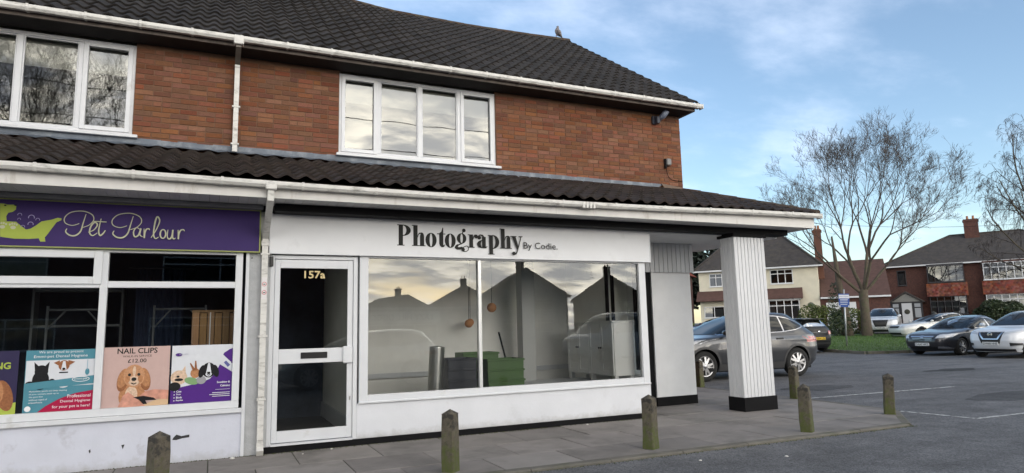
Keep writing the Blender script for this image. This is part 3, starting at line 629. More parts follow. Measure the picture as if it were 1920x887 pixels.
CHIP = pm('bare_patch', (.03, .03, .032), .9)
for P in ([(-.36, .27), (-.33, .30), (-.28, .28), (-.2, .29), (-.2, .26), (-.27, .255), (-.33, .24), (-.37, .245)], [(-.86, .235), (-.83, .24), (-.835, .22), (-.845, .19)], [(-1.16, .205), (-1.145, .22), (-1.14, .19), (-1.15, .175)]):
    m = MB(); m.add([(x, -.0015, z) for x, z in P], [tuple(range(len(P)))]); m.build('bare_patch', CHIP, B)
PEEL = pm('peeling_white', (.42, .43, .44), .8, var=.15, vscale=7, bump=.5, bscale=25, dirt=(.05, .05, .05), dscale=11, dlo=.66, dhi=.69)
BX('pilaster', PEEL, B, .372, .61, -.002, .12, 0, 2.87); BX('corner_bead', WHITE, B, .335, .371, -.02, .09, 0, 2.36)
# downpipes
def pipe(name, pts, w_, h_, mat, parent):
    m = MB(); m.tube(pts, .04, sq=(w_, h_)); return m.build(name, mat, parent)
d1 = pipe('downpipe', [(.54, -.055, 2.50), (.54, -.055, .10)], .068, .068, GUTM, B)
pipe('swan_neck', [(.54, -.745, 3.03), (.54, -.745, 2.90), (.54, -.05, 2.56), (.54, -.05, 2.49)], .074, .070, GUTM, d1); pipe('shoe', [(.54, -.055, .14), (.54, -.062, .075), (.54, -.12, .03)], .076, .074, GUTM, d1)
BX('outlet', GUTM, d1, .48, .60, -.812, -.70, 2.99, 3.085, c=.01); BX('pipe_collar', GUTM, d1, .495, .585, -.096, -.014, 2.44, 2.50, c=.004)
for z in (2.33, 1.35, .62): BX('pipe_bracket', GUTM, d1, .488, .592, -.094, .0, z, z + .025, c=.003)
d2 = pipe('downpipe', [(.19, 1.455, 5.26), (.19, 1.455, 3.97)], .066, .066, GUTM, B)
pipe('swan_neck', [(.19, 1.09, 5.48), (.19, 1.09, 5.42), (.19, 1.455, 5.30), (.19, 1.455, 5.22)], .07, .07, pm('dark_pipe', (.16, .145, .125), .6, var=.3), d2); BX('outlet', GUTM, d2, .125, .255, 1.03, 1.15, 5.42, 5.55, c=.01)  # bend has a darker tone than the straight pipe
for z in (4.62, 4.07): BX('pipe_bracket', GUTM, d2, .135, .245, 1.415, 1.54, z, z + .025, c=.003)
# --- rooms behind the shop fronts
def room(name, x0, x1, y0, y1, z0, z1, wm, fm, cm):
    r = empty(name); r.parent = B
    BX('floor', fm, r, x0, x1, y0, y1, z0 - .05, z0); BX('ceiling', cm, r, x0, x1, y0, y1, z1, z1 + .05); BX('back_wall', wm, r, x0, x1, y1, y1 + .05, z0, z1); BX('side_wall', wm, r, x0 - .05, x0, y0, y1 + .05, z0, z1); BX('side_wall', wm, r, x1, x1 + .05, y0, y1 + .05, z0, z1); return r
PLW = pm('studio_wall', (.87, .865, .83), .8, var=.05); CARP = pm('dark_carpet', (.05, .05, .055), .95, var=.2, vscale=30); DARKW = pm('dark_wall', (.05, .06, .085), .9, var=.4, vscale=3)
ST = room('studio_room', 1.72, 6.05, .11, 2.45, .08, 2.83, PLW, pm('studio_floor', (.52, .49, .44), .5, var=.2, vscale=3), PLW)
[bpy.data.objects.remove(o) for o in list(ST.children) if o.name.startswith('side_wall') and o.data.vertices[0].co.x > 6]
BX('side_wall', PLW, ST, 6.05, 6.09, 1.0, 2.5, .08, 2.83); BX('side_wall', PLW, ST, 6.05, 6.09, .111, .999, .08, .6); BX('side_wall', PLW, ST, 6.05, 6.09, .111, .999, 2.4, 2.83)
sg_ = MB(); sg_.add([(6.07, .111, .6), (6.07, .999, .6), (6.07, .999, 2.4), (6.07, .111, 2.4)], [(0, 1, 2, 3)]); sg_.build('side_pane', GLASSD, ST)
BX('column', pm('column_grey', (.5, .51, .5), .8), ST, 4.80, 5.04, 1.75, 1.98, .08, 2.83); BX('skirting', WHITE, ST, 1.73, 6.04, 2.42, 2.448, .08, .2); BX('dado_trunking', WHITE, ST, 1.73, 6.04, 2.41, 2.447, .62, .70)
BX('window_platform', WHITE, ST, 4.6, 6.0, .13, 1.9, .08, .50)
for y in (.94, .13): BX('side_window_frame', BLACK, ST, 6.0, 6.03, y, y + .07, .7, 2.4)
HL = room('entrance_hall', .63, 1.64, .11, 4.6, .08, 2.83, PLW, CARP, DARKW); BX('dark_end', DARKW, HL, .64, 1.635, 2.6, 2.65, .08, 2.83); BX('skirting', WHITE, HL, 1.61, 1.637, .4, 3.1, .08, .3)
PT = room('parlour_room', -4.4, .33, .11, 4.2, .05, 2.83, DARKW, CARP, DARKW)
BX('floor_void', DARKW, B, -4.5, 8.0, .13, 10.4, 3.3, 3.35)
# ------------------------------------------------------------------ signs
class Sheet:
    """flat print in the XZ plane: every added shape lies 0.3 mm in front of the one before; one mesh per named part"""
    def __init__(s, parent, y): s.p = parent; s.y = y; s.m = {}
    def _m(s, name, mat):
        key = name if 'letter' in name or 'text' in name or 'paw' in name else (name, len(s.m))
        if key not in s.m: s.m[key] = (MB(), mat)
        s.y -= .0003; return s.m[key][0]
    def poly(s, name, mat, P): s._m(name, mat).add([(x, s.y, z) for x, z in P], [tuple(range(len(P)))]); return s
    def rect(s, name, mat, x0, x1, z0, z1): return s.poly(name, mat, [(x0, z0), (x1, z0), (x1, z1), (x0, z1)])
    def ell(s, name, mat, *a, **k): return s.poly(name, mat, ell(*a, **k))
    def stroke(s, name, mat, pts, wid):
        m = s._m(name, mat); Lp, Rp = ribbon(pts, wid); n = len(Lp)
        m.add([(x, s.y - i * 5e-5, z) for i, (x, z) in enumerate(Lp)] + [(x, s.y - i * 5e-5, z) for i, (x, z) in enumerate(Rp)], [(i, i + 1, n + i + 1, n + i) for i in range(n - 1)]); s.y -= n * 5e-5; return s
    def ring(s, name, mat, cx, cz, rx, rz, ix, iz, a0=0, a1=360, n=28):
        A, I = ell(cx, cz, rx, rz, n, a0, a1 - (0 if a1 - a0 < 360 else 1e-3)), ell(cx, cz, ix, iz, n, a0, a1 - (0 if a1 - a0 < 360 else 1e-3)); m = s._m(name, mat); k = len(A)
        m.add([(x, s.y, z) for x, z in A] + [(x, s.y, z) for x, z in I], [(i, i + 1, k + i + 1, k + i) for i in range(k - 1)]); return s
    def text(s, name, mat, body, x, z, **kw): s.y -= .0003; o = TXT(name, body, mat, s.p, x, s.y, z, **kw); return s
    def done(s):
        for n, (m, mat) in s.m.items():
            o = m.build(n if isinstance(n, str) else n[0], mat, s.p)
            if isinstance(n, str): o['kind'] = 'stuff'
def flatm(name, col, rough=.5): return pm(name, col, rough, var=.30 if 'coat' in name or 'skin' in name else .04, vscale=45 if 'coat' in name else 14, spec=.2)
# photography fascia
FS = empty('shop_sign', (0, 0, 0)); tag(FS, 'long white fascia board reading Photography By Codie', 'sign')
BX('sign_board', pm('sign_white', (.72, .73, .75), .5, var=.05, vscale=1.5, dirt=(.52, .52, .53), dscale=1.5, dlo=.58, dhi=.8), FS, .585, 6.17, -.065, -.002, 2.352, 2.845, c=.003)
BX('sign_trim', WHITE, FS, .585, 6.17, -.068, -.0655, 2.352, 2.362); BX('sign_end', WHITE, FS, 6.171, 6.185, -.067, .10, 2.352, 2.845)
INK = flatm('charcoal_lettering', (.022, .022, .021), .6); sh = Sheet(FS, -.0665); L = 'lettering'; bz = 2.497; XH, CAPH = .182, .28
def stem(x, w_, z0, z1, s0=True, s1=True, e=.02):
    sh.rect(L, INK, x, x + w_, bz + z0, bz + z1)
    if s0: sh.rect(L, INK, x - e, x + w_ + e, bz + z0, bz + z0 + .011)
    if s1: sh.rect(L, INK, x - e, x + w_ * .5, bz + z1 - .011, bz + z1)
def arch(x, xr, w_):    # shoulder from a stem into a right stem
    sh.rect(L, INK, xr, xr + w_, bz, bz + .12); sh.rect(L, INK, xr - .014, xr + w_ + .018, bz, bz + .011)
    sh.poly(L, INK, [(xr, bz + .12)] + [(xr + w_ / 2 - w_ / 2 * math.cos(a) - (0), bz + .12 + (XH - .12) * math.sin(a)) for a in [math.pi * i / 10 for i in range(1, 10)]] + [(xr + w_, bz + .12)])
    sh.stroke(L, INK, [(x, bz + .115), (x + .008, bz + .15), (x + .022, bz + XH - .012), (xr + w_ * .45, bz + XH - .006)], [.006, .010, .016, .018])
stem(2.180, .058, 0, CAPH, s1=False); sh.rect(L, INK, 2.160, 2.245, bz + CAPH - .012, bz + CAPH)
sh.ring(L, INK, 2.238, bz + .205, .105, .075, .045, .063, -90, 90)
stem(2.378, .058, 0, CAPH); arch(2.436, 2.468, .058)
for cx in (2.621, 2.892): sh.ring(L, INK, cx, bz + .086, .078, .098, .019, .088)
sh.poly(L, INK, [(2.735, bz + .04), (2.745, bz + .012), (2.77, bz - .008), (2.8, bz - .004), (2.822, bz + .03), (2.815, bz + .036), (2.803, bz + .018), (2.793, bz + .03), (2.793, bz + .16), (2.793, bz + .26), (2.782, bz + .26), (2.765, bz + .205), (2.735, bz + .182)])
sh.rect(L, INK, 2.705, 2.822, bz + .168, bz + .18)
cx = 3.055; sh.ring(L, INK, cx, bz + .122, .069, .072, .018, .063); sh.stroke(L, INK, [(cx + .012, bz + .185), (cx + .02, bz + .215), (cx + .032, bz + .232)], [.012, .016, .02]); sh.ell(L, INK, cx + .034, bz + .234, .026, .026, 16)
sh.stroke(L, INK, spline([(cx + .01, bz + .055), (cx - .055, bz + .028), (cx - .082, bz + .002), (cx - .05, bz - .016), (cx + .01, bz - .008)]), [.016] * 6 + [.03] * 6 + [.042] * 6 + [.035] * 7)
sh.stroke(L, INK, spline([(cx + .01, bz - .006), (cx + .075, bz + .02), (cx + .098, bz - .02), (cx + .07, bz - .052), (cx + .02, bz - .052), (cx - .004, bz - .026)]), .011); sh.ell(L, INK, cx + .018, bz - .03, .027, .026, 16)
stem(3.165, .056, 0, XH); sh.stroke(L, INK, [(3.22, bz + .11), (3.232, bz + .155), (3.25, bz + .175), (3.262, bz + .172)], [.008, .014, .018, .02]); sh.ell(L, INK, 3.266, bz + .156, .027, .027, 16)
sh.ell(L, INK, 3.311, bz + .142, .027, .027, 16); sh.stroke(L, INK, [(3.297, bz + .165), (3.325, bz + .180), (3.36, bz + .172), (3.375, bz + .15)], [.008, .014, .024, .03]); sh.rect(L, INK, 3.352, 3.408, bz + .012, bz + .155)
sh.ring(L, INK, 3.356, bz + .052, .077, .055, .022, .045, 80, 290); sh.poly(L, INK, [(3.352, bz + .012), (3.37, bz - .004), (3.41, bz - .004), (3.432, bz + .022), (3.425, bz + .026), (3.408, bz + .014)])
stem(3.46, .056, -.088, XH); sh.ring(L, INK, 3.512, bz + .088, .098, .098, .040, .086, -90, 90); sh.ring(L, INK, 3.512, bz + .088, .03, .098, .03, .086, 90, 140)
stem(3.640, .056, 0, CAPH); arch(3.696, 3.726, .056)
sh.poly(L, INK, [(3.80, bz + XH), (3.862, bz + XH), (3.905, bz + .03), (3.885, bz - .02)]); sh.rect(L, INK, 3.783, 3.878, bz + XH - .011, bz + XH); sh.rect(L, INK, 3.91, 3.972, bz + XH - .011, bz + XH)
sh.stroke(L, INK, [(3.948, bz + XH - .005), (3.905, bz + .03), (3.88, bz - .045), (3.862, bz - .072), (3.84, bz - .078)], [.012, .014, .016, .018, .018]); sh.ell(L, INK, 3.832, bz - .066, .027, .026, 16)
sh.text('small_lettering', INK, 'By Codie.', 3.985, 2.474, w=.545, h=.122)
sh.done()
# pet parlour fascia
PS = empty('shop_sign'); tag(PS, 'purple Pet Parlour fascia sign with green bath logo', 'sign')
PURP = pm('sign_purple', (.040, .021, .115), .6, var=.15, vscale=1.2, spec=.25); LIME = flatm('lime_green', (.36, .44, .075)); SILV = flatm('pale_lettering', (.50, .50, .36)); GREENT = flatm('sign_trim_green', (.33, .36, .12), .4)
BX('sign_board', PURP, PS, -4.45, .470, -.065, -.002, 2.372, 2.862); 
for a in ((-4.45, .483, 2.360, 2.3715), (-4.45, .483, 2.8625, 2.874)): BX('sign_trim', GREENT, PS, a[0], a[1], -.075, -.002, a[2], a[3])
BX('sign_trim', GREENT, PS, .4705, .483, -.0745, -.002, 2.372, 2.862)
PET = {
  'P1b': [(-1.37, 2.631), (-1.435, 2.608), (-1.499, 2.633), (-1.506, 2.692), (-1.452, 2.751), (-1.344, 2.77), (-1.258, 2.736), (-1.238, 2.677), (-1.277, 2.619), (-1.338, 2.588)],
  'P1s': [(-1.312, 2.738), (-1.334, 2.637), (-1.353, 2.546), (-1.396, 2.499), (-1.449, 2.499), (-1.488, 2.535), (-1.479, 2.571)],
  'e1': [(-1.281, 2.529), (-1.231, 2.551), (-1.2, 2.598), (-1.227, 2.621), (-1.261, 2.58), (-1.267, 2.523), (-1.237, 2.5), (-1.196, 2.526)],
  't1': [(-1.168, 2.694), (-1.184, 2.563), (-1.169, 2.507), (-1.142, 2.528), (-1.121, 2.565)],
  't2': [(-1.242, 2.661), (-1.114, 2.658)],
  'P2b': [(-0.916, 2.624), (-0.985, 2.601), (-1.052, 2.627), (-1.059, 2.687), (-1.001, 2.747), (-0.888, 2.767), (-0.798, 2.732), (-0.777, 2.671), (-0.819, 2.612), (-0.883, 2.581)],
  'P2s': [(-0.86, 2.736), (-0.883, 2.632), (-0.905, 2.539), (-0.95, 2.49), (-1.006, 2.491), (-1.047, 2.527), (-1.037, 2.564)],
  'a': [(-0.785, 2.568), (-0.823, 2.585), (-0.849, 2.545), (-0.835, 2.501), (-0.8, 2.516), (-0.778, 2.579), (-0.786, 2.521), (-0.757, 2.501)],
  'r1': [(-0.748, 2.578), (-0.744, 2.53), (-0.742, 2.49), (-0.738, 2.54), (-0.724, 2.572), (-0.700, 2.578), (-0.692, 2.566)],
  'l': [(-0.674, 2.496), (-0.624, 2.595), (-0.596, 2.694), (-0.622, 2.739), (-0.642, 2.667), (-0.651, 2.542), (-0.631, 2.489), (-0.599, 2.507)],
  'u': [(-0.508, 2.575), (-0.512, 2.515), (-0.498, 2.489), (-0.476, 2.496), (-0.462, 2.53), (-0.458, 2.576), (-0.458, 2.51), (-0.444, 2.489), (-0.428, 2.50)],
  'r2': [(-0.405, 2.577), (-0.401, 2.53), (-0.399, 2.489), (-0.394, 2.54), (-0.378, 2.573), (-0.350, 2.580), (-0.338, 2.566)],
}
BATH = [(-2.074, 2.63), (-2.012, 2.627), (-1.934, 2.626), (-1.917, 2.608), (-1.884, 2.58), (-1.845, 2.547), (-1.804, 2.558), (-1.759, 2.595), (-1.714, 2.64), (-1.624, 2.663), (-1.571, 2.686), (-1.536, 2.681), (-1.537, 2.661), (-1.579, 2.637), (-1.608, 2.585), (-1.647, 2.512), (-1.674, 2.468), (-1.666, 2.424), (-1.711, 2.423), (-1.727, 2.457), (-1.813, 2.448), (-1.938, 2.446), (-2.062, 2.462)]
DOG = [(-2.086, 2.815), (-2.045, 2.813), (-2.024, 2.806), (-1.972, 2.808), (-1.945, 2.801), (-1.945, 2.758), (-1.972, 2.731), (-2.008, 2.72), (-2.024, 2.683), (-2.017, 2.632), (-2.074, 2.63)]
BUB = [((-1.908, 2.702), 0.018), ((-1.91, 2.653), 0.014), ((-1.804, 2.678), 0.027), ((-1.747, 2.655), 0.018), ((-1.807, 2.606), 0.024), ((-1.873, 2.574), 0.018)]
sh = Sheet(PS, -.0655); sh.poly('bath_logo', LIME, BATH[::1]); sh.poly('dog_logo', LIME, DOG)
for (x, z) in ((-2.05, 2.58), (-1.957, 2.577)):
    sh.ell('paw_print', SILV, x, z - .012, .024, .019, 14)
    for i in range(4): sh.ell('paw_print', SILV, x - .030 + .02 * i, z + .018 + (.01 if 0 < i < 3 else 0), .009, .012, 10)
for (c, r) in BUB: sh.ring('bubble', pm('bubble_lilac', (.3, .26, .45), .4), c[0], c[1], r * 1.1, r * 1.1, r * .82, r * .82, -20, 200, 16)
sh.ell('dog_eye', INK, -2.039, 2.796, .011, .008, 10); sh.ell('dog_eye', INK, -1.95, 2.803, .013, .009, 10)
for k, P in PET.items():
    if k in ('a', 'o', 'u', 'r1', 'r2', 'e1'):
        zc = 2.488; P = [(x, zc + (z - zc) * 1.22) for x, z in P]
    q = spline(P, 6); n = len(q); wd = [.007 + (.0085 if k in ('P1s', 'P2s', 'l', 't1', 'e1', 'a', 'o', 'u', 'r1', 'r2') else .003) * max(0, math.sin(math.pi * i / n)) for i in range(n)]
    sh.stroke('script_lettering', SILV, q, wd)
sh.ring('script_lettering', SILV, -.556, 2.543, .036, .056, .020, .044)
sh.done()
# stickers on the downpipe
stk = empty('warning_sticker', (.54, -.09, 2.0)); tag(stk, 'white sticker with two red ring symbols on the downpipe', 'sticker'); BX('paper', flatm('sticker_white', (.7, .68, .68)), stk, -.03, .03, -.002, .0, -.20, .06)
sh = Sheet(stk, -.0025); RED = flatm('sign_red', (.55, .09, .10))
for z in (-.02, -.12): sh.ring('ring_symbol', RED, 0, z, .026, .026, .020, .020); sh.rect('black_symbol', INK, -.012, .012, z - .007, z + .004)
sh.done()
# ------------------------------------------------------------------ window posters of the pet parlour
def poster(name, x0, x1, z0, z1, base, label, y=.022):
    r = empty(name, (x0, y, z0)); tag(r, label, 'poster'); BX('sheet', base, r, 0, x1 - x0, 0, .004, 0, z1 - z0); return r, Sheet(r, -.0004), x1 - x0, z1 - z0
def doghead(s, cx, cz, r, coat, ear, muzzle):
    s.ell('dog_ear', ear, cx - r * .85, cz - r * .15, r * .38, r * .85, rot=-14); s.ell('dog_ear', ear, cx + r * .85, cz - r * .15, r * .38, r * .85, rot=14)
    s.ell('dog_head', coat, cx, cz, r * .82, r); s.ell('dog_muzzle', muzzle, cx, cz - r * .42, r * .42, r * .45)
    s.ell('dog_brow', muzzle, cx, cz + r * .45, r * .13, r * .42); s.ell('dog_cheek', ear, cx - r * .5, cz - r * .25, r * .2, r * .3); s.ell('dog_cheek', ear, cx + r * .5, cz - r * .25, r * .2, r * .3)
    for q in (-1, 1): s.ell('dog_eye', INK, cx + q * r * .36, cz + r * .12, r * .12, r * .13, 12)
    s.ell('dog_nose', INK, cx, cz - r * .28, r * .2, r * .16, 12); s.stroke('dog_mouth', INK, [(cx - r * .2, cz - r * .6), (cx, cz - r * .7), (cx + r * .2, cz - r * .6)], r * .09)
DN = flatm('poster_navy', (.03, .025, .07)); PINK = flatm('poster_pink', (.52, .37, .34)); TEAL = flatm('poster_teal', (.075, .235, .30)); PWH = flatm('poster_white', (.62, .64, .68)); CRIM = flatm('poster_crimson', (.36, .01, .055)); PVI = flatm('poster_violet', (.075, .02, .20))
TAN = flatm('coat_tan', (.42, .20, .095)); TAN2 = flatm('coat_brown', (.27, .11, .05)); CRM = flatm('coat_cream', (.62, .45, .33)); BLK = flatm('coat_black', (.012, .012, .014)); SKIN = flatm('hand_skin', (.55, .27, .20)); TXW = flatm('print_white', (.75, .76, .78))
p, s, w_, h_ = poster('window_poster', -2.44, -1.835, .632, 1.278, DN, 'dark navy poster with lime corner at the left frame edge')
s.poly('lime_corner', LIME, [(0, 0), (w_, 0), (w_, .12), (.4, .07), (.2, .06), (0, .05)]); doghead(s, .34, .22, .19, TAN, TAN2, CRM); s.text('poster_text', LIME, 'GROOMING', .04, .46, w=.5, h=.07, bold=.03); s.done()
p, s, w_, h_ = poster('window_poster', -1.775, -1.152, .634, 1.275, TEAL, 'teal and crimson pet dental hygiene poster with two dogs')
s.rect('photo_ground', PWH, .006, w_ - .004, .26, .535)
s.ell('dog_body', BLK, .14, .33, .075, .10); s.poly('dog_ear', BLK, [(.085, .43), (.075, .52), (.13, .46)]); s.poly('dog_ear', BLK, [(.16, .46), (.21, .52), (.20, .42)]); s.ell('dog_head', BLK, .143, .42, .06, .065); s.ell('dog_paw', BLK, .05, .29, .045, .032); s.ell('dog_paw', BLK, .24, .30, .035, .04)
s.ell('dog_body', PWH, .345, .33, .075, .09); s.poly('dog_ear', TAN2, [(.30, .47), (.245, .505), (.30, .53)]); s.poly('dog_ear', TAN2, [(.38, .47), (.44, .51), (.375, .53)]); s.ell('dog_head', TAN2, .34, .475, .05, .055); s.poly('dog_blaze', PWH, [(.33, .52), (.35, .52), (.365, .43), (.315, .43)]); s.ell('dog_nose', BLK, .34, .44, .014, .011); s.rect('dog_collar', BLK, .30, .38, .395, .408)
s.poly('photo_edge', TEAL, [(.0, .23), (w_, .275), (w_, .36), (.0, .30)]); s.ell('brush_pot', TEAL, .555, .40, .02, .035); s.rect('brush', flatm('brush_blue', (.25, .4, .5)), .55, .556, .42, .53)
s.poly('crimson_field', CRIM, [(.13, 0), (.20, .06), (.32, .13), (.46, .18), (w_, .205), (w_, 0)])
for i, t in enumerate(['Professional', 'Dental Hygiene', 'for your pet is here!']): s.text('poster_text', TXW, t, w_ - .025, .135 - .055 * i, h=.034 if i < 2 else .036, w=(.21, .27, .34)[i], align='r')
s.text('poster_text', TXW, 'We are proud to present', .11, .60, w=.40, h=.034); s.text('poster_text', TXW, 'Emmi-pet Dental Hygiene', .07, .553, w=.48, h=.036); s.ring('brand_ring', TXW, .50, .325, .08, .028, .074, .022); s.text('poster_text', TXW, 'emmi-pet', .44, .313, w=.12, h=.026)
for i, t in enumerate(['Motionless, gentle and deep cleaning', "of your animal's teeth up to", 'the gum line', 'without need of', 'anaesthesia']): s.text('small_text', TXW, t, .05, .205 - .028 * i, w=(.33, .26, .12, .16, .12)[i], h=.018)
s.ell('round_badge', TXW, .045, .04, .028, .028); s.done()
p, s, w_, h_ = poster('window_poster', -1.076, -.432, .634, 1.283, PINK, 'pink nail clips poster with a spaniel puppy')
s.text('poster_text', INK, 'NAIL CLIPS', w_ / 2, .575, w=.39, h=.06, align='c', bold=.02); s.text('poster_text', INK, 'WALK-IN SERVICE', w_ / 2, .535, w=.28, h=.022, align='c'); s.text('poster_text', INK, '£12.00', w_ / 2, .475, w=.18, h=.042, align='c', bold=.01)
s.ell('dog_chest', TAN, .29, .11, .13, .14); s.ell('dog_chest_light', CRM, .28, .13, .06, .09); s.ell('dog_ear_back', TAN2, .195, .29, .055, .125, rot=-10); s.ell('dog_ear_back', TAN2, .405, .29, .055, .125, rot=10); doghead(s, .30, .33, .125, flatm('coat_gold', (.50, .26, .14)), TAN, CRM)
s.poly('table', flatm('poster_sand', (.6, .42, .26)), [(.36, 0), (w_, 0), (w_, .075), (.52, .06)]); s.poly('hand', SKIN, [(.36, .11), (.42, .16), (.50, .175), (w_, .16), (w_, .06), (.52, .07), (.42, .07)]); s.poly('hand', SKIN, [(.16, 0), (.20, .12), (.25, .16), (.32, .10), (.40, .02), (.42, 0)]); s.poly('clipper', BLK, [(.30, .10), (.40, .11), (.50, .085), (.53, .06), (.42, .06), (.44, .02), (.40, .02), (.36, .07)]); s.done()
p, s, w_, h_ = poster('window_poster', -.412, .232, .634, 1.281, PWH, 'white and violet poster of small animals in the right corner pane')
s.poly('violet_field', PVI, [(0, 0), (w_, 0), (w_, .32), (.56, .38), (.5, .42), (.46, .33), (.40, .26), (.3, .22), (.12, .185), (0, .15)]); s.poly('violet_corner', PVI, [(.52, .5), (.54, .55), (.6, .59), (w_, .605), (w_, .42), (.57, .45)])
s.ell('cat_head', CRM, .08, .29, .085, .08); s.poly('cat_ear', CRM, [(.10, .35), (.14, .42), (.15, .33)]); s.ell('cat_mouth', BLK, .08, .265, .045, .016); s.ell('cat_nose', BLK, .07, .30, .016, .012); s.ell('cat_body', BLK, .04, .19, .06, .05); s.ell('lizard', flatm('lizard_green', (.2, .34, .16)), .21, .245, .075, .04, rot=-15)
s.ell('rabbit_head', TAN, .245, .33, .05, .055); s.stroke('rabbit_ear', TAN2, [(.235, .36), (.19, .445)], [.03, .012]); s.stroke('rabbit_ear', TAN2, [(.25, .36), (.245, .47)], [.03, .012]); s.ell('mouse', flatm('mouse_grey', (.3, .3, .32)), .31, .25, .05, .045)
doghead(s, .385, .36, .085, BLK, BLK, PWH); s.poly('dog_blaze', PWH, [(.375, .44), (.395, .44), (.41, .34), (.36, .34)]); s.ell('dog_nose', BLK, .385, .325, .016, .013)
s.poly('bottle', PWH, [(.50, .50), (.53, .53), (.62, .44), (.62, .34), (.56, .40), (.49, .47)]); s.poly('bottle_label', flatm('label_blue', (.1, .11, .3)), [(.54, .44), (.565, .46), (.61, .41), (.585, .385)]); s.ell('brand_leaf', PVI, .07, .545, .035, .018)
s.text('small_text', flatm('grey_print', (.35, .35, .45)), 'pet calm', .075, .538, w=.09, h=.022)
for i, t in enumerate(['Cats', 'Dogs', 'Birds', 'Reptiles']): s.text('poster_text', TXW, t, .06, .125 - .033 * i, h=.021, bold=.02); s.ell('bullet', TXW, .04, .134 - .033 * i, .006, .006, 8)
for i, t in enumerate(['Soothing &', 'Calming']): s.text('poster_text', TXW, t, w_ - .03, .20 - .04 * i, h=.03, align='r', bold=.02)
s.rect('rule', TXW, .46, w_ - .03, .135, .138)
for i in range(3): s.rect('small_text', TXW, .40 + .03 * (i != 1), w_ - .03, .098 - .02 * i, .104 - .02 * i)
s.done()
# ------------------------------------------------------------------ things on the walls
sl_ = empty('security_lamp', (7.66, YU, 5.30)); tag(sl_, 'blue-grey swivel lamp fixed under the eaves at the wall corner', 'lamp')
BX('wall_plate', pm('dark_blue_plastic', (.03, .035, .055), .5), sl_, -.11, .0, -.05, .0, -.10, .06, c=.006); BX('lamp_bracket', MATS['dark_blue_plastic'], sl_, -.07, .0, -.14, -.05, -.1, .03, c=.006)
m = MB(); m.tube([(.0, -.06, -.03), (.05, -.16, .04), (.09, -.24, .13)], [.03, .06, .055], 10); m.build('lamp_head', pm('grey_blue_plastic', (.16, .19, .26), .45), sl_)
sn = empty('sensor_box', (7.86, YU, 4.44)); tag(sn, 'small grey sensor box with looping cable on the brick corner', 'sensor'); BX('box', pm('sensor_grey', (.2, .2, .2), .5), sn, -.04, .06, -.08, .0, -.03, .10, c=.015); BX('mount', BLACK, sn, -.07, -.03, -.05, .0, -.09, .10, c=.006)
m = MB(); m.tube(spline([(-.04, -.03, -.08), (-.02, -.03, -.2), (.06, -.02, -.29), (.2, -.015, -.31), (.34, -.015, -.31)]), .006, 5); m.build('cable', BLACK, sn)
# pigeon on the ridge
PG = pm('pigeon_feather', (.16, .145, .15), .8, var=.3, vscale=14); pg = empty('pigeon', (8.05, 6.09, 9.03), 2.5); tag(pg, 'grey pigeon perched on the roof ridge', 'pigeon')
m = MB(); m.tube(spline([(-.19, 0, .045), (-.12, 0, .075), (-.02, 0, .12), (.06, 0, .17), (.09, 0, .235), (.105, 0, .275), (.135, 0, .285)], 5), [.012 + .002 * i for i in range(5)] + [.03 + .011 * i for i in range(5)] + [.083, .085, .086, .085, .082] + [.076, .07, .062, .055, .05] + [.045, .040, .036, .034, .033] + [.034, .034, .032, .028, .02, .008], 10); m.build('body', PG, pg)
for q in (-1, 1):
    m = MB(); m.tube([(-.16, q * .03, .06), (-.05, q * .075, .105), (.05, q * .07, .16)], [.01, .04, .025], 6); m.build('wing', pm('pigeon_wing', (.11, .10, .105), .8), pg); m = MB(); m.tube([(.01, q * .03, .08), (.015, q * .03, .0)], .007, 5); m.build('leg', pm('pigeon_leg', (.3, .1, .08), .6), pg)
m = MB(); m.tube([(.13, 0, .283), (.165, 0, .272)], [.009, .002], 5); m.build('beak', BLACK, pg)
pg.rotation_euler = (0, -.55, 2.5); pg.scale = (.92,) * 3
# ------------------------------------------------------------------ things in the shops
cab = empty('cabinet', (5.62, .24, .50)); tag(cab, 'white four-door cabinet on legs behind the display window', 'cabinet'); CABM = pm('cabinet_white', (.86, .87, .85), .45)
BX('carcass', CABM, cab, .02, .38, 0, 1.44, .12, .94, c=.004); BX('top', CABM, cab, -.01, .39, -.012, 1.452, .941, .965, c=.004)
for i in range(4):
    m = MB(); a, b_ = .015 + .3575 * i, .3625 + .3575 * i; z0, z1 = .13, .93
    for q in ((a, a + .05, z0, z1), (b_ - .05, b_, z0, z1), (a + .05, b_ - .05, z0, z0 + .06), (a + .05, b_ - .05, z1 - .06, z1), (a + .05, b_ - .05, .50, .55)): m.box(.0, .019, q[0], q[1], q[2], q[3])
    m.box(.010, .0185, a + .05, b_ - .05, z0 + .06, z1 - .06); d = m.build('cabinet_door', CABM, cab); k = MB(); k.lathe([(.004, 0), (.012, -.012), (.014, -.02), (.0, -.026)], 10, 'x', (0, (b_ - .025) if i % 2 == 0 else a + .025, .545)); k.build('knob', BLACK, d)
for x in (.03, .31):
    for y in (.02, .68, 1.37): BX('leg', CABM, cab, x, x + .06, y, y + .06, 0, .12)
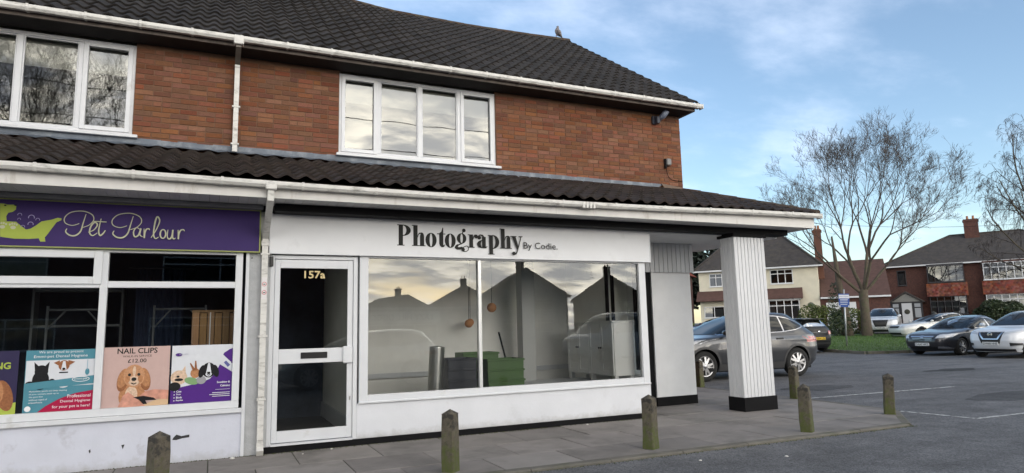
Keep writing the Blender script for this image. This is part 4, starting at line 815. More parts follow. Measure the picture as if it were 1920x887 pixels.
def crates(name, x, y, n, mat, label, w_=.56, d_=.38, h_=.155, z0=.08, jit=.015):
    r = random.Random(int(x * 77))
    for i in range(n):
        c = empty(name, (x + r.uniform(-jit, jit), y + r.uniform(-jit, jit), z0 + i * h_ * .93), r.uniform(-.03, .03)); m = MB(); t = .012
        for q in ((-w_ / 2, w_ / 2, -d_ / 2, -d_ / 2 + t), (-w_ / 2, w_ / 2, d_ / 2 - t, d_ / 2), (-w_ / 2, -w_ / 2 + t, -d_ / 2 + t, d_ / 2 - t), (w_ / 2 - t, w_ / 2, -d_ / 2 + t, d_ / 2 - t)): m.box(*q, .012, h_)
        m.build('crate_side', mat, c); BX('crate_rim', mat, c, -w_ / 2 - .015, w_ / 2 + .015, -d_ / 2 - .015, -d_ / 2, h_ - .03, h_ - .004, c=.004); BX('crate_base', mat, c, -w_ / 2, w_ / 2, -d_ / 2, d_ / 2, 0, .011)
        pos = 'bottom' if i == 0 else 'topmost' if i == n - 1 else ['second', 'third', 'fourth', 'fifth', 'sixth', 'seventh'][i - 1]
        tag(c, label % (pos if pos in ('bottom', 'topmost') else pos + ' from the floor'), 'crate', 'stacked crates in the studio window')
GRN = pm('green_crate', (.055, .14, .022), .45, var=.1); NAV = pm('navy_crate', (.012, .016, .03), .4)
crates('plastic_crate', 3.84, .52, 6, GRN, 'green plastic crate, %s in the stack nearest the window'); crates('plastic_crate', 3.66, 1.0, 6, GRN, 'green plastic crate, %s in the rear stack', h_=.17); crates('plastic_crate', 3.22, .62, 6, NAV, 'dark navy plastic crate, %s in its stack', w_=.42, h_=.16)
rl = empty('foil_roll', (2.83, .55, .08)); tag(rl, 'ribbed silver foil duct standing in the studio window', 'duct'); m = MB(); m.lathe([(.0, 0)] + [(.115 if i % 2 else .10, .012 + i * .0145) for i in range(74)] + [(0, 1.09)], 20); o = m.build('duct', pm('foil', (.5, .5, .48), .3, metal=.85), rl); o.rotation_euler = (0, .06, 0)
m = MB(); m.tube([(0, 0, .0), (-.22, .25, 1.25)], .014, 6); br = m.build('pole', BLACK, None); br.location = (4.32, .9, .08); tag(br, 'thin black pole leaning behind the green crates', 'pole')
ORB = pm('orange_paper', (.55, .26, .11), .8)
for (x, y, z, r, lb) in ((4.30, 1.9, 1.74, .08, 'larger orange paper globe lantern to the right of the mullion'), (3.92, 2.0, 1.48, .07, 'orange paper globe lantern left of the window mullion'), (4.02, 2.2, 1.50, .065, 'small orange globe lantern just behind the window mullion')):
    rt = empty('paper_lantern', (x, y, z)); tag(rt, lb, 'lantern', 'orange lanterns in the studio'); m = MB(); m.lathe([(r * math.sin(math.pi * i / 12), -r * math.cos(math.pi * i / 12)) for i in range(13)], 18); m.build('globe', ORB, rt); m = MB(); m.tube([(0, 0, r), (0, 0, 2.83 - z)], .004, 4); m.build('cord', BLACK, rt)
# pet parlour interior
STL = pm('white_steel', (.16, .17, .19), .4)
for (x, lb) in ((-1.9, 'white steel grooming frame on the left inside the pet parlour'), (-.72, 'white steel grooming frame in the middle of the pet parlour')):
    rt = empty('grooming_frame', (x, 1.5, .05)); tag(rt, lb, 'frame'); 
    for a, b_ in (((0, 0, 0), (0, 0, 1.75)), ((.62, 0, 0), (.62, 0, 1.75)), ((0, 0, 1.7), (.62, 0, 1.7))): m = MB(); m.tube([a, b_], .016, 6); m.build('tube', STL, rt)
    for a, b_ in (((0, 0, 1.45), (.2, 0, 1.7)), ((.62, 0, 1.45), (.42, 0, 1.7))): m = MB(); m.tube([a, b_], .011, 6); m.build('brace', STL, rt)
    BX('table_top', STL, rt, -.1, .75, -.3, .3, .85, .89)
wd_ = empty('wooden_crate', (-.24, .55, .05)); tag(wd_, 'tall crate of upright wooden slats behind the pane corner', 'crate'); WOOD = pm('pine_slat', (.36, .20, .09), .7, var=.2, vscale=6, piece=.2, stretch=(6, 6, .6))
for i in range(6): BX('slat', WOOD, wd_, .005 + i * .085, .083 + i * .085, 0, .02, 0, 1.62 - .01 * (i % 2), c=.003)
BX('side', WOOD, wd_, .0, .02, .021, .4, 0, 1.6); BX('lid', WOOD, wd_, .0, .515, .0, .42, 1.62, 1.65)
BX('strap', TXW, wd_, .2, .212, -.003, -.0005, 0, 1.62)

cu = empty('curtain', (-1.02, 2.3, .05)); tag(cu, 'dark blue curtain added to imitate pane reflections beyond the pet parlour mullion', 'curtain'); m = MB(); n = 40  # added curtain, imitates the dark blue reflections in the panes
m.add([(.62 * i / n, .035 * math.sin(i * 1.3), 0) for i in range(n + 1)] + [(.62 * i / n, .035 * math.sin(i * 1.3), 2.3) for i in range(n + 1)], [(i, i + 1, n + 2 + i, n + 1 + i) for i in range(n)], smooth=True); m.build('cloth', pm('reflection_blue', (.05, .07, .13), .9), cu); m = MB(); m.tube([(-.1, 0, 2.32), (.75, 0, 2.32)], .014, 6); m.build('rail', STL, cu)
sv = empty('storage_shelf', (-2.3, 2.6, .05)); tag(sv, 'dim steel shelf unit at the back of the pet parlour', 'shelf')
for z in (.5, 1.0, 1.5, 2.0): BX('shelf_board', STL, sv, 0, 1.1, 0, .3, z, z + .03)
for x in (0, 1.07): BX('upright', STL, sv, x, x + .03, 0, .3, 0, 2.1)
# ------------------------------------------------------------------ cars
TYRE = pm('tyre_rubber', (.012, .012, .012), .85); RIM = pm('alloy', (.42, .42, .43), .3, metal=.8); RIMD = pm('dark_rim', (.015, .015, .016), .6)
CGL = glassm('car_glass', 1.7, (.10, .12, .14)); CGLD = glassm('dark_car_glass', 1.6, (.03, .03, .035)); TRIMB = pm('black_trim', (.015, .015, .016), .5); CHROME = pm('chrome', (.65, .65, .66), .15, metal=1.0)
LAMP = pm('lamp_clear', (.5, .52, .55), .12, spec=.8, coat=1.0); TLAMP = pm('lamp_red', (.30, .01, .015), .15, coat=1.0); PLW_ = flatm('plate_white', (.68, .69, .68)); PLY = flatm('plate_yellow', (.62, .42, .04)); UNDER = pm('underbody', (.01, .01, .01), .9)
def paint(name, col, metal=.3): return pm(name, col, .32, metal=metal, coat=.9, spec=.5)
def lerp_tab(T, z):
    if z <= T[0][0]: return T[0][1]
    for (a, b), (c, d) in zip(T, T[1:]):
        if z <= c:
            t = (z - a) / (c - a); return b + (d - b) * t
    return T[-1][1]
SUVP = dict(F=[(.22, 2.10), (.4, 2.25), (.62, 2.30), (.82, 2.26), (.92, 2.16), (.99, 1.98), (1.04, 1.70), (1.08, 1.35), (1.12, 1.08), (1.25, .80), (1.4, .46), (1.52, .14), (1.60, -.15), (1.645, -.5), (1.665, -.85)],
            R=[(.22, -2.15), (.4, -2.34), (.7, -2.42), (.95, -2.40), (1.08, -2.33), (1.2, -2.20), (1.35, -2.02), (1.48, -1.84), (1.56, -1.74), (1.62, -1.62), (1.645, -1.40), (1.665, -1.1)],
            W=[(.22, .86), (.4, .93), (.7, .97), (.95, .965), (1.06, .94), (1.12, .90), (1.3, .82), (1.5, .71), (1.6, .64), (1.645, .56), (1.665, .40)], xa=1.435, xr=-1.435, r=.37, belt=1.12)
SEDP = dict(F=[(.17, 2.15), (.32, 2.33), (.5, 2.39), (.66, 2.37), (.74, 2.32), (.80, 2.20), (.86, 1.92), (.92, 1.50), (.96, 1.18), (.98, 1.02), (1.1, .74), (1.22, .44), (1.33, .10), (1.41, -.25), (1.46, -.6), (1.485, -.9)],
            R=[(.17, -2.15), (.32, -2.36), (.6, -2.43), (.85, -2.41), (.97, -2.34), (1.03, -2.14), (1.08, -1.98), (1.2, -1.72), (1.32, -1.42), (1.41, -1.2), (1.46, -1.05), (1.485, -.95)],
            W=[(.17, .80), (.32, .88), (.6, .93), (.85, .92), (.95, .88), (1.0, .85), (1.2, .75), (1.36, .65), (1.44, .56), (1.485, .36)], xa=1.37, xr=-1.37, r=.33, belt=.98)
HATP = dict(F=[(.17, 1.85), (.32, 2.0), (.5, 2.06), (.68, 2.02), (.80, 1.88), (.88, 1.62), (.94, 1.32), (1.0, 1.02), (1.15, .72), (1.28, .38), (1.38, .02), (1.44, -.4), (1.465, -.8)],
            R=[(.17, -1.95), (.32, -2.08), (.6, -2.13), (.85, -2.12), (1.0, -2.04), (1.15, -1.92), (1.3, -1.78), (1.38, -1.72), (1.44, -1.5), (1.465, -1.15)],
            W=[(.17, .80), (.32, .87), (.6, .90), (.85, .89), (.96, .86), (1.1, .80), (1.3, .70), (1.4, .62), (1.44, .54), (1.465, .38)], xa=1.31, xr=-1.31, r=.32, belt=1.0)
VANP = dict(F=[(.2, 2.05), (.35, 2.25), (.6, 2.3), (.85, 2.24), (1.0, 2.05), (1.1, 1.75), (1.3, 1.45), (1.55, 1.12), (1.75, .86), (1.88, .55), (1.93, .2)],
            R=[(.2, -2.5), (.35, -2.58), (1.0, -2.6), (1.6, -2.56), (1.85, -2.48), (1.93, -2.2)],
            W=[(.2, .86), (.4, .92), (.9, .95), (1.2, .93), (1.6, .87), (1.82, .80), (1.93, .6)], xa=1.42, xr=-1.45, r=.33, belt=1.12)
def car(name, label, loc, rz, P, body_mat, glass=CGL, sx=1, sz=1, plate=None, plate_rear=None, rear_col=PLY, style='', parts=True, cladding=None, rim=RIM, dlo=None, group=None, plate_z=.52):
    rt = empty(name, loc, rz); tag(rt, label, 'car', group); rt.scale = (sx, sx, sz)
    N = 104; zt = P['F'][-1][0]; zb = P['F'][0][0]; nexp = [(zb, 5.5), (P['belt'] - .05, 5.0), (P['belt'] + .12, 4.2), (zt, 3.2)]
    lv = sorted(set(round(z, 3) for z in [z for z, _ in P['F']] + [z for z, _ in P['R']] + [zb + (zt - zb) * i / 24 for i in range(25)]))
    lv = [z for i, z in enumerate(lv) if i == len(lv) - 1 or lv[i + 1] - z > .006]
    def E(z): xf, xb = lerp_tab(P['F'], z), lerp_tab(P['R'], z); return (xf + xb) / 2, (xf - xb) / 2, lerp_tab(P['W'], z), lerp_tab(nexp, z)
    def sy(x, z):
        xc, hl, w_, n = E(z); t = min(1, abs((x - xc) / hl)); return w_ * (1 - t ** n) ** (1 / n)
    def fx(y, z, sgn=1):
        xc, hl, w_, n = E(z); t = min(.992, abs(y / w_)); return xc + sgn * hl * (1 - t ** n) ** (1 / n)
    m = MB(); V = []
    for z in lv:
        xc, hl, w_, n = E(z)
        for j in range(N):
            a = 2 * math.pi * (j + .5) / N; c, s_ = math.cos(a), math.sin(a)
            V.append((xc + hl * math.copysign(abs(c) ** (2 / n), c), w_ * math.copysign(abs(s_) ** (2 / n), s_), z))
    K = len(lv); V += [(E(lv[0])[0], 0, lv[0]), (E(lv[-1])[0], 0, lv[-1] + .004)]; m.add(V, [(i * N + j, i * N + (j + 1) % N, (i + 1) * N + (j + 1) % N, (i + 1) * N + j) for i in range(K - 1) for j in range(N)] + [((j + 1) % N, j, K * N) for j in range(N)] + [((K - 1) * N + j, (K - 1) * N + (j + 1) % N, K * N + 1) for j in range(N)], smooth=True)
    body = m.build('body', body_mat, rt)
    r = P['r']; cut = MB()
    for ax in (P['xa'], P['xr']):
        n = 28; cv = [(ax + r * 1.14 * math.cos(2 * math.pi * i / n), yy, r + r * 1.14 * math.sin(2 * math.pi * i / n)) for yy in (-1.3, 1.3) for i in range(n)]
        cut.add(cv, [(i, (i + 1) % n, n + (i + 1) % n, n + i) for i in range(n)] + [tuple(range(n - 1, -1, -1)), tuple(range(n, 2 * n))])
    bmx = bmesh.new(); bmx.from_mesh(body.data); bmesh.ops.recalc_face_normals(bmx, faces=bmx.faces[:]); bmx.to_mesh(body.data); bmx.free()
    co = cut.build('cutter', None); bmx = bmesh.new(); bmx.from_mesh(co.data); bmesh.ops.recalc_face_normals(bmx, faces=bmx.faces[:]); bmx.to_mesh(co.data); bmx.free(); co.matrix_world = Matrix.Identity(4); tmp = bpy.data.objects.new('tmp', body.data); COL.objects.link(tmp)
    md = tmp.modifiers.new('b', 'BOOLEAN'); md.operation = 'DIFFERENCE'; md.object = co; md.solver = 'EXACT'
    dg = bpy.context.evaluated_depsgraph_get(); dg.update(); nm = bpy.data.meshes.new_from_object(tmp.evaluated_get(dg)); bpy.data.objects.remove(tmp); bpy.data.objects.remove(co)
    nm.name = 'body'; nm.materials.clear(); nm.materials.append(body_mat); nm.shade_smooth(); nm.set_sharp_from_angle(angle=math.radians(38)); body.data = nm
    BX('underbody', UNDER, rt, P['R'][1][1] + .25, P['F'][1][1] - .3, -P['W'][1][1] + .26, P['W'][1][1] - .26, .19, P['belt'] - .28)
    # wheels
    wm = MB(); wm.lathe([(r * .64, -.10), (r * .80, -.112), (r * .95, -.10), (r, -.07), (r, .07), (r * .95, .10), (r * .64, .10)], 32, 'y'); tm = wm.mesh('tyre', TYRE)
    rm = MB(); nS = 5
    for k in range(nS):
        for q in (-.13, .13):
            a = 2 * math.pi * k / nS + q; ca, sa = math.cos(a), math.sin(a); a2 = 2 * math.pi * k / nS + q * 1.9; cb, sb_ = math.cos(a2), math.sin(a2); t_ = .030; R_ = r * .66
            rm.add([(r * .12 * ca - t_ * sa, -.105, r * .12 * sa + t_ * ca), (r * .12 * ca + t_ * sa, -.105, r * .12 * sa - t_ * ca), (R_ * cb + t_ * .8 * sb_, -.092, R_ * sb_ - t_ * .8 * cb), (R_ * cb - t_ * .8 * sb_, -.092, R_ * sb_ + t_ * .8 * cb)], [(0, 1, 2, 3)])
    rm.lathe([(r * .60, -.085), (r * .655, -.104), (r * .69, -.100)], 32, 'y'); rm.lathe([(0, -.112), (r * .15, -.11), (r * .17, -.10)], 14, 'y'); rmm = rm.mesh('rim', rim)
    dm = MB(); dm.lathe([(0, -.06), (r * .66, -.06)], 24, 'y'); dmm = dm.mesh('rim_backing', RIMD)  # near-black backing disc behind the spokes
    for ax in (P['xa'], P['xr']):
        for sg in (-1, 1):
            wh = link('wheel', tm, rt, (ax, sg * (lerp_tab(P['W'], r) - .10), r), (0, 0, 0 if sg < 0 else math.pi)); wh.name = 'wheel'; link('rim', rmm, wh); link('rim_backing', dmm, wh)
    # glazing patches
    def side_patch(nm_, mat, lo, hi, x0, x1, off=.010, nx=14, nz=5):
        for sg in (-1, 1):
            q = MB(); W_ = []
            for i in range(nx + 1):
                x = x0 + (x1 - x0) * i / nx; a, b = lerp_tab(lo, x), max(lerp_tab(hi, x), lerp_tab(lo, x) + .004)
                for k in range(nz + 1): z = a + (b - a) * k / nz; W_.append((x, sg * (sy(x, z) + off), z))
            f = [(i * (nz + 1) + k, (i + 1) * (nz + 1) + k, (i + 1) * (nz + 1) + k + 1, i * (nz + 1) + k + 1) for i in range(nx) for k in range(nz)]
            q.add(W_, f if sg < 0 else [t[::-1] for t in f], smooth=True); q.build(nm_, mat, rt)
    def end_patch(nm_, mat, C4, sgn=1, off=.012, nu=14, nv=6, parent=None):
        """C4: corners (y,z): lower left, lower right, upper right, upper left as seen"""
        q = MB(); W_ = []
        for k in range(nv + 1):
            v = k / nv
            for i in range(nu + 1):
                u = i / nu; y = (C4[0][0] * (1 - u) + C4[1][0] * u) * (1 - v) + (C4[3][0] * (1 - u) + C4[2][0] * u) * v; z = (C4[0][1] * (1 - u) + C4[1][1] * u) * (1 - v) + (C4[3][1] * (1 - u) + C4[2][1] * u) * v
                W_.append((fx(y, z, sgn) + sgn * off, y, z))
        f = [(k * (nu + 1) + i, k * (nu + 1) + i + 1, (k + 1) * (nu + 1) + i + 1, (k + 1) * (nu + 1) + i) for k in range(nv) for i in range(nu)]
        q.add(W_, f, smooth=True); return q.build(nm_, mat, parent or rt)
    bz_ = P['belt']; wz = lerp_tab(P['W'], bz_); wt = lerp_tab(P['W'], zt - .09)
    end_patch('windscreen', glass, [(-wz * .86, bz_ + .015), (wz * .86, bz_ + .015), (wt * .84, zt - .075), (-wt * .84, zt - .075)])
    d = dlo or dict(lo=[(-1.7, bz_ + .14), (-1.3, bz_ + .05), (.9, bz_ + .02)], hi=[(-1.75, bz_ + .17), (-1.45, zt - .16), (-1.0, zt - .10), (-.1, zt - .085), (.25, zt - .15), (.95, bz_ + .03)], cuts=[-1.72, -1.12, -1.06, -.05, .03, .88])
    lo, hi, cu = d['lo'], d['hi'], d['cuts']
    if d.get('chrome', True):
        side_patch('window_surround', CHROME if d.get('chrome') else TRIMB, [(x, z - .022) for x, z in lo], [(x, z + .02) for x, z in hi], cu[0] - .04, cu[-1] + .03, .007, 24, 3)
    for i in range(0, len(cu), 2): side_patch('side_window', d.get('glass', glass), lo, hi, cu[i], cu[i + 1], .012)
    if P is not VANP: end_patch('rear_window', glass, [(-.72 * wz, bz_ + (.10 if P is not SEDP else .09)), (.72 * wz, bz_ + (.10 if P is not SEDP else .09)), (wt * .8, zt - .10), (-wt * .8, zt - .10)], -1)
    for sg in (-1, 1):
        q = MB(); xm = lerp_tab([(b, a) for a, b in P['F']][::-1], 0) if False else P['xa'] - .62
        q.lathe([(0, -.11), (.055, -.10), (.085, -.03), (.085, .05), (.04, .08), (0, .085)], 12, 'y', (0, 0, 0)); mo = q.build('wing_mirror', body_mat if style != 'sedan' else TRIMB, rt); mo.location = (P['xa'] - .60, sg * (wz + .09), bz_ + .05); mo.scale = (.7, 1, .75)
    # front and rear fittings
    hz = bz_ - (.28 if P is SEDP else .26); wf = lerp_tab(P['W'], hz)
    if style == 'sedan':
        for sg in (-1, 1): end_patch('headlight', LAMP, [(sg * wf * .52, hz - .05), (sg * wf * .93, hz - .01), (sg * wf * .97, hz + .13), (sg * wf * .62, hz + .09)][:: 1] if sg > 0 else [(sg * wf * .93, hz - .01), (sg * wf * .52, hz - .05), (sg * wf * .62, hz + .09), (sg * wf * .97, hz + .13)])
        gr_ = end_patch('grille', TRIMB, [(-.36, hz - .16), (.36, hz - .16), (.44, hz + .04), (-.44, hz + .04)]); end_patch('grille_bar', CHROME, [(-.42, hz - .005), (.42, hz - .005), (.44, hz + .045), (-.44, hz + .045)], off=.014, parent=gr_)
        for i in range(3): end_patch('grille_slat', CHROME, [(-.37, hz - .14 + .045 * i), (.37, hz - .14 + .045 * i), (.38, hz - .13 + .045 * i), (-.38, hz - .13 + .045 * i)], off=.012, parent=gr_)
        end_patch('badge', CHROME, [(-.06, hz - .03), (.06, hz - .03), (.06, hz + .06), (-.06, hz + .06)], off=.02, parent=gr_)
        end_patch('lower_intake', TRIMB, [(-.45, .24), (.45, .24), (.5, .34), (-.5, .34)])
        for sg in (-1, 1): end_patch('fog_light_trim', CHROME, [(min(sg * .5, sg * .82), .27), (max(sg * .5, sg * .82), .27), (max(sg * .55, sg * .78), .35), (min(sg * .55, sg * .78), .35)])
    elif style in ('cross', 'suv'):
        for sg in (-1, 1):
            a, b = sg * wf * .45, sg * wf * .96; y0, y1 = min(a, b), max(a, b); up = (.05, .16) if sg > 0 else (.16, .05)
            end_patch('headlight', LAMP, [(y0, hz + (-.02 if sg > 0 else .05)), (y1, hz + (.05 if sg > 0 else -.02)), (y1, hz + up[1]), (y0, hz + up[0])])
        gr_ = end_patch('grille', TRIMB, [(-.30, hz - .34), (.30, hz - .34), (.44, hz + .07), (-.44, hz + .07)])
        if style == 'cross':
            for sg in (-1, 1):
                Y = sorted([sg * .20, sg * .26]); Yt = sorted([sg * .36, sg * .42]); end_patch('grille_wing', CHROME, [(Y[0], hz - .2), (Y[1], hz - .2), (Yt[1], hz + .05), (Yt[0], hz + .05)], off=.014, parent=gr_)
            end_patch('grille_bar', CHROME, [(-.22, hz - .2), (.22, hz - .2), (.22, hz - .165), (-.22, hz - .165)], off=.015, parent=gr_)
            q = MB(); q.lathe([(.052, 0), (.066, .008), (.08, 0)], 20, 'x'); o = q.build('badge', CHROME, gr_); o.location = (fx(0, hz - .03) + .02, 0, hz - .03); q = MB(); q.box(0, .012, -.085, .085, -.014, .014); o = q.build('badge_bar', CHROME, gr_); o.location = (fx(0, hz - .03) + .02, 0, hz - .03)
            for sg in (-1, 1):
                Y = sorted([sg * .60, sg * .86]); end_patch('fog_recess', TRIMB, [(Y[0], .44), (Y[1], .47), (Y[1], .53), (Y[0], .55)]); end_patch('fog_trim', CHROME, [(Y[0], .42), (Y[1], .44), (Y[1], .455), (Y[0], .435)], off=.012)
        end_patch('bumper_skirt', TRIMB, [(-wf * .97, .235), (wf * .97, .235), (wf * .97, .33), (-wf * .97, .33)])
    else:
        for sg in (-1, 1):
            Y = sorted([sg * wf * .55, sg * wf * .96]); end_patch('headlight', LAMP, [(Y[0], hz - .03), (Y[1], hz - .03), (Y[1], hz + .1), (Y[0], hz + .1)])
        end_patch('grille', TRIMB, [(-.4, hz - .05), (.4, hz - .05), (.42, hz + .07), (-.42, hz + .07)]); end_patch('lower_intake', TRIMB, [(-.5, .26), (.5, .26), (.55, .38), (-.55, .38)])
    tz = bz_ - .2
    for sg in (-1, 1):
        Y = sorted([sg * wz * .55, sg * wz * 1.03]); end_patch('tail_light', TLAMP, [(Y[0], tz - .02), (Y[1], tz - .05), (Y[1], tz + .11), (Y[0], tz + .07)], -1)
    end_patch('rear_skirt', TRIMB, [(-wf * .94, .25), (wf * .94, .25), (wf * .95, .42), (-wf * .95, .42)], -1)
    if style == 'hatch':
        end_patch('rear_panel', TRIMB, [(-.55, tz - .34), (.55, tz - .34), (.6, tz - .10), (-.6, tz - .10)], -1, .005); q = MB(); q.lathe([(0, 0), (.05, 0), (.055, -.006)], 16, 'x'); o = q.build('badge', CHROME, rt); o.location = (fx(0, tz + .06, -1) - .01, 0, tz + .06); o.rotation_euler = (0, 0, math.pi)
        BX('roof_spoiler', body_mat, rt, P['R'][-3][1] - .14, P['R'][-3][1] + .3, -.58, .58, zt - .062, zt - .03, c=.012)
    if style in ('suv', 'hatch'):
        for sg in (-1, 1): BX('door_handle', TRIMB if style == 'suv' else body_mat, rt, -.98, -.76, *(sorted([sg * (sy(-.87, bz_ - .14) - .005), sg * (sy(-.87, bz_ - .14) + .022)])), bz_ - .155, bz_ - .115, c=.006)
        for xx in (-1.08 if style == 'suv' else -1.0, .02, .95):
            side_patch('door_seam', TRIMB, [(-3, .42), (3, .42)], [(-3, bz_ - .02), (3, bz_ - .02)], xx - .004, xx + .004, .002, 1, 6)
    if cladding:
        side_patch('sill_cladding', cladding, [(-3, .245), (3, .245)], [(-3, .40), (3, .40)], P['xr'] + r * 1.18, P['xa'] - r * 1.18, .008, 8, 2)
        for ax in (P['xa'], P['xr']):
            for sg in (-1, 1):
                q = MB(); A = []
                for i in range(19):
                    an = math.radians(-6 + 192 * i / 18)
                    for rr in (1.13, 1.28):
                        x, z = ax + r * rr * math.cos(an), max(.235, r + r * rr * math.sin(an)); A.append((x, sg * (sy(x, z) + .010), z))
                f = [(2 * i, 2 * i + 1, 2 * i + 3, 2 * i + 2) for i in range(18)]; q.add(A, f if sg > 0 else [t[::-1] for t in f], smooth=True); q.build('arch_trim', cladding, rt)
    def plate_at(txt, sgn, mat, z):
        x = fx(0, z, sgn) + sgn * .03; p = empty('number_plate', (x, 0, z)); p.parent = rt; p.rotation_euler = (0, 0, math.pi / 2 if sgn > 0 else -math.pi / 2)
        BX('plate', mat, p, -.26, .26, -.006, .03, -.056, .056); TXT('plate_text', txt, INK, p, -.235, -.0075, -.037, w=.47, h=.074, bold=.015)['kind'] = 'stuff'
    if plate: plate_at(plate, 1, PLW_, plate_z)
    if plate_rear: plate_at(plate_rear, -1, rear_col, bz_ - .42)
    return rt
def at(x, y): return (x, y, gz(x, y))
PI = math.pi
car('parked_car', 'grey five-door SUV parked behind the white pillar', at(12.52, 5.32), PI - .075, SUVP, paint('grey_metallic', (.05, .052, .058), .5), glass=glassm('suv_glass', 1.7, (.06, .065, .075)), style='suv', cladding=pm('grey_cladding', (.05, .05, .052), .6), group='cars in the car park',
    dlo=dict(lo=[(-1.80, 1.285), (-1.5, 1.215), (-1.0, 1.165), (.95, 1.13)], hi=[(-1.80, 1.30), (-1.62, 1.40), (-1.35, 1.50), (-1.0, 1.555), (-.3, 1.575), (.1, 1.53), (.95, 1.145)], cuts=[-1.76, -1.10, -1.05, -.06, .02, .90], chrome=True, glass=CGLD))
car('parked_car', 'black hatchback seen from behind with a yellow number plate', at(24.0, 14.15), math.radians(82), HATP, pm('black_gloss', (.006, .007, .009), .3, coat=.4, spec=.3), glass=CGLD, style='hatch', plate_rear='LD54 LZL', group='cars in the car park')
car('parked_car', 'dark grey saloon parked nose out beside the grass verge', at(26.9, 8.2), PI + .03, SEDP, paint('graphite', (.035, .036, .042), .4), glass=glassm('saloon_glass', 1.6, (.28, .32, .34)), style='sedan', plate='DA60 HPZ', group='cars in the car park', plate_z=.43,
    dlo=dict(lo=[(-1.72, 1.12), (-1.3, 1.05), (.85, 1.0)], hi=[(-1.74, 1.14), (-1.4, 1.26), (-.9, 1.37), (-.2, 1.395), (.3, 1.28), (.9, 1.01)], cuts=[-1.7, -.62, -.54, .84], chrome=True))
car('parked_car', 'white crossover parked nose out at the right frame edge', at(26.35, 5.55), PI + .02, SUVP, paint('white_gloss', (.66, .68, .71), 0), glass=CGL, sx=.945, sz=.965, style='cross', plate='DW68 HNE', group='cars in the car park', plate_z=.52, cladding=TRIMB)
car('parked_car', 'white coupe parked behind the dark grey saloon', at(37.25, 15.9), math.radians(158), SEDP, paint('white_pearl', (.62, .62, .60), 0), sz=.95, rim=RIMD, group='cars by the houses')
o_ = car('parked_car', 'white estate car in the driveway behind the bare tree', at(39.4, 20.6), math.radians(212), SUVP, MATS['white_gloss'], sz=1.02, style='suv', plate='WO08 LRV', group='cars by the houses', plate_z=.45)
car('parked_car', 'blue car glimpsed beyond the bonnet of the grey SUV', at(27.5, 22.6), math.radians(160), HATP, paint('blue_gloss', (.03, .06, .15)), group='cars by the houses')
car('parked_car', 'silver car parked in the street, reflected in the shop window', at(3.5, -9.3), PI, HATP, paint('silver', (.45, .46, .47), .5), group='cars across the street')
car('parked_van', 'white van parked across the street, reflected at the window edge', at(14.9, -14.4), PI - .2, VANP, MATS['white_gloss'], group='cars across the street')
# ------------------------------------------------------------------ houses
HB = pm('house_brick', (.105, .045, .034), .9, var=.2, vscale=3, bump=.3, bscale=30, dirt=(.065, .032, .027), dscale=8, dlo=.45, dhi=.6); CRR = pm('cream_render', (.66, .615, .49), .9, var=.08, vscale=2); SLATE = pm('dark_roof', (.050, .044, .042), .9, var=.3, vscale=2.5, bump=.5, bscale=12, dirt=(.075, .065, .05), dscale=3, dlo=.5, dhi=.7)
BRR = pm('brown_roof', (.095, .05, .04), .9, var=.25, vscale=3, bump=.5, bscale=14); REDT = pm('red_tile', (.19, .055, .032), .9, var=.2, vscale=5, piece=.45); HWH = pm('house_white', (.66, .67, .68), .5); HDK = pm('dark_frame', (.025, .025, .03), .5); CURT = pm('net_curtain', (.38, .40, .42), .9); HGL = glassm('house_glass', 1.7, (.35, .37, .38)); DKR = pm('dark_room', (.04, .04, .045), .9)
def frame_at(name, L_, R_, label, cat='house'):
    d = Vector((R_[0] - L_[0], R_[1] - L_[1], 0)); z = min(gz(*L_), gz(*R_)) ; h = empty(name, (L_[0], L_[1], z), math.atan2(d.y, d.x)); tag(h, label, cat); return h
def hwindow(h, x0, x1, z0, z1, y=-.01, cols=2, tr=.7, fm=HWH, curtain=True):
    m = MB(); t = .06
    m.box(x0, x1, y - .03, y, z0, z0 + t); m.box(x0, x1, y - .03, y, z1 - t, z1)
    for i in range(cols + 1): xx = x0 + (x1 - x0 - t) * i / cols; m.box(xx, xx + t, y - .031, y - .001, z0 + t, z1 - t)
    if tr: zz = z0 + (z1 - z0) * tr; m.box(x0 + t, x1 - t, y - .029, y - .002, zz - t / 2, zz + t / 2)
    wdw = m.build('window', fm, h); g_ = MB(); g_.add([(x0, y - .015, z0), (x1, y - .015, z0), (x1, y - .015, z1), (x0, y - .015, z1)], [(0, 1, 2, 3)]); g_.build('pane', HGL, wdw)
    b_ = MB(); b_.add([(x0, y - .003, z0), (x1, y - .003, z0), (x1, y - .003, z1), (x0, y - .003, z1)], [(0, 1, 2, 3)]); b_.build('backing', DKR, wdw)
    if curtain:
        c = MB()
        for i in range(cols): 
            a = x0 + (x1 - x0) * i / cols; w_ = (x1 - x0) / cols; c.add([(a + .08, y - .008, z0 + .06), (a + w_ * .8, y - .008, z0 + .06), (a + w_ * .8, y - .008, z0 + (z1 - z0) * .8), (a + .08, y - .008, z0 + (z1 - z0) * .8)], [(0, 1, 2, 3)])
        c.build('curtain', CURT, wdw)
    BX('sill', fm, wdw, x0 - .05, x1 + .05, y - .08, y, z0 - .05, z0 - .002); return wdw
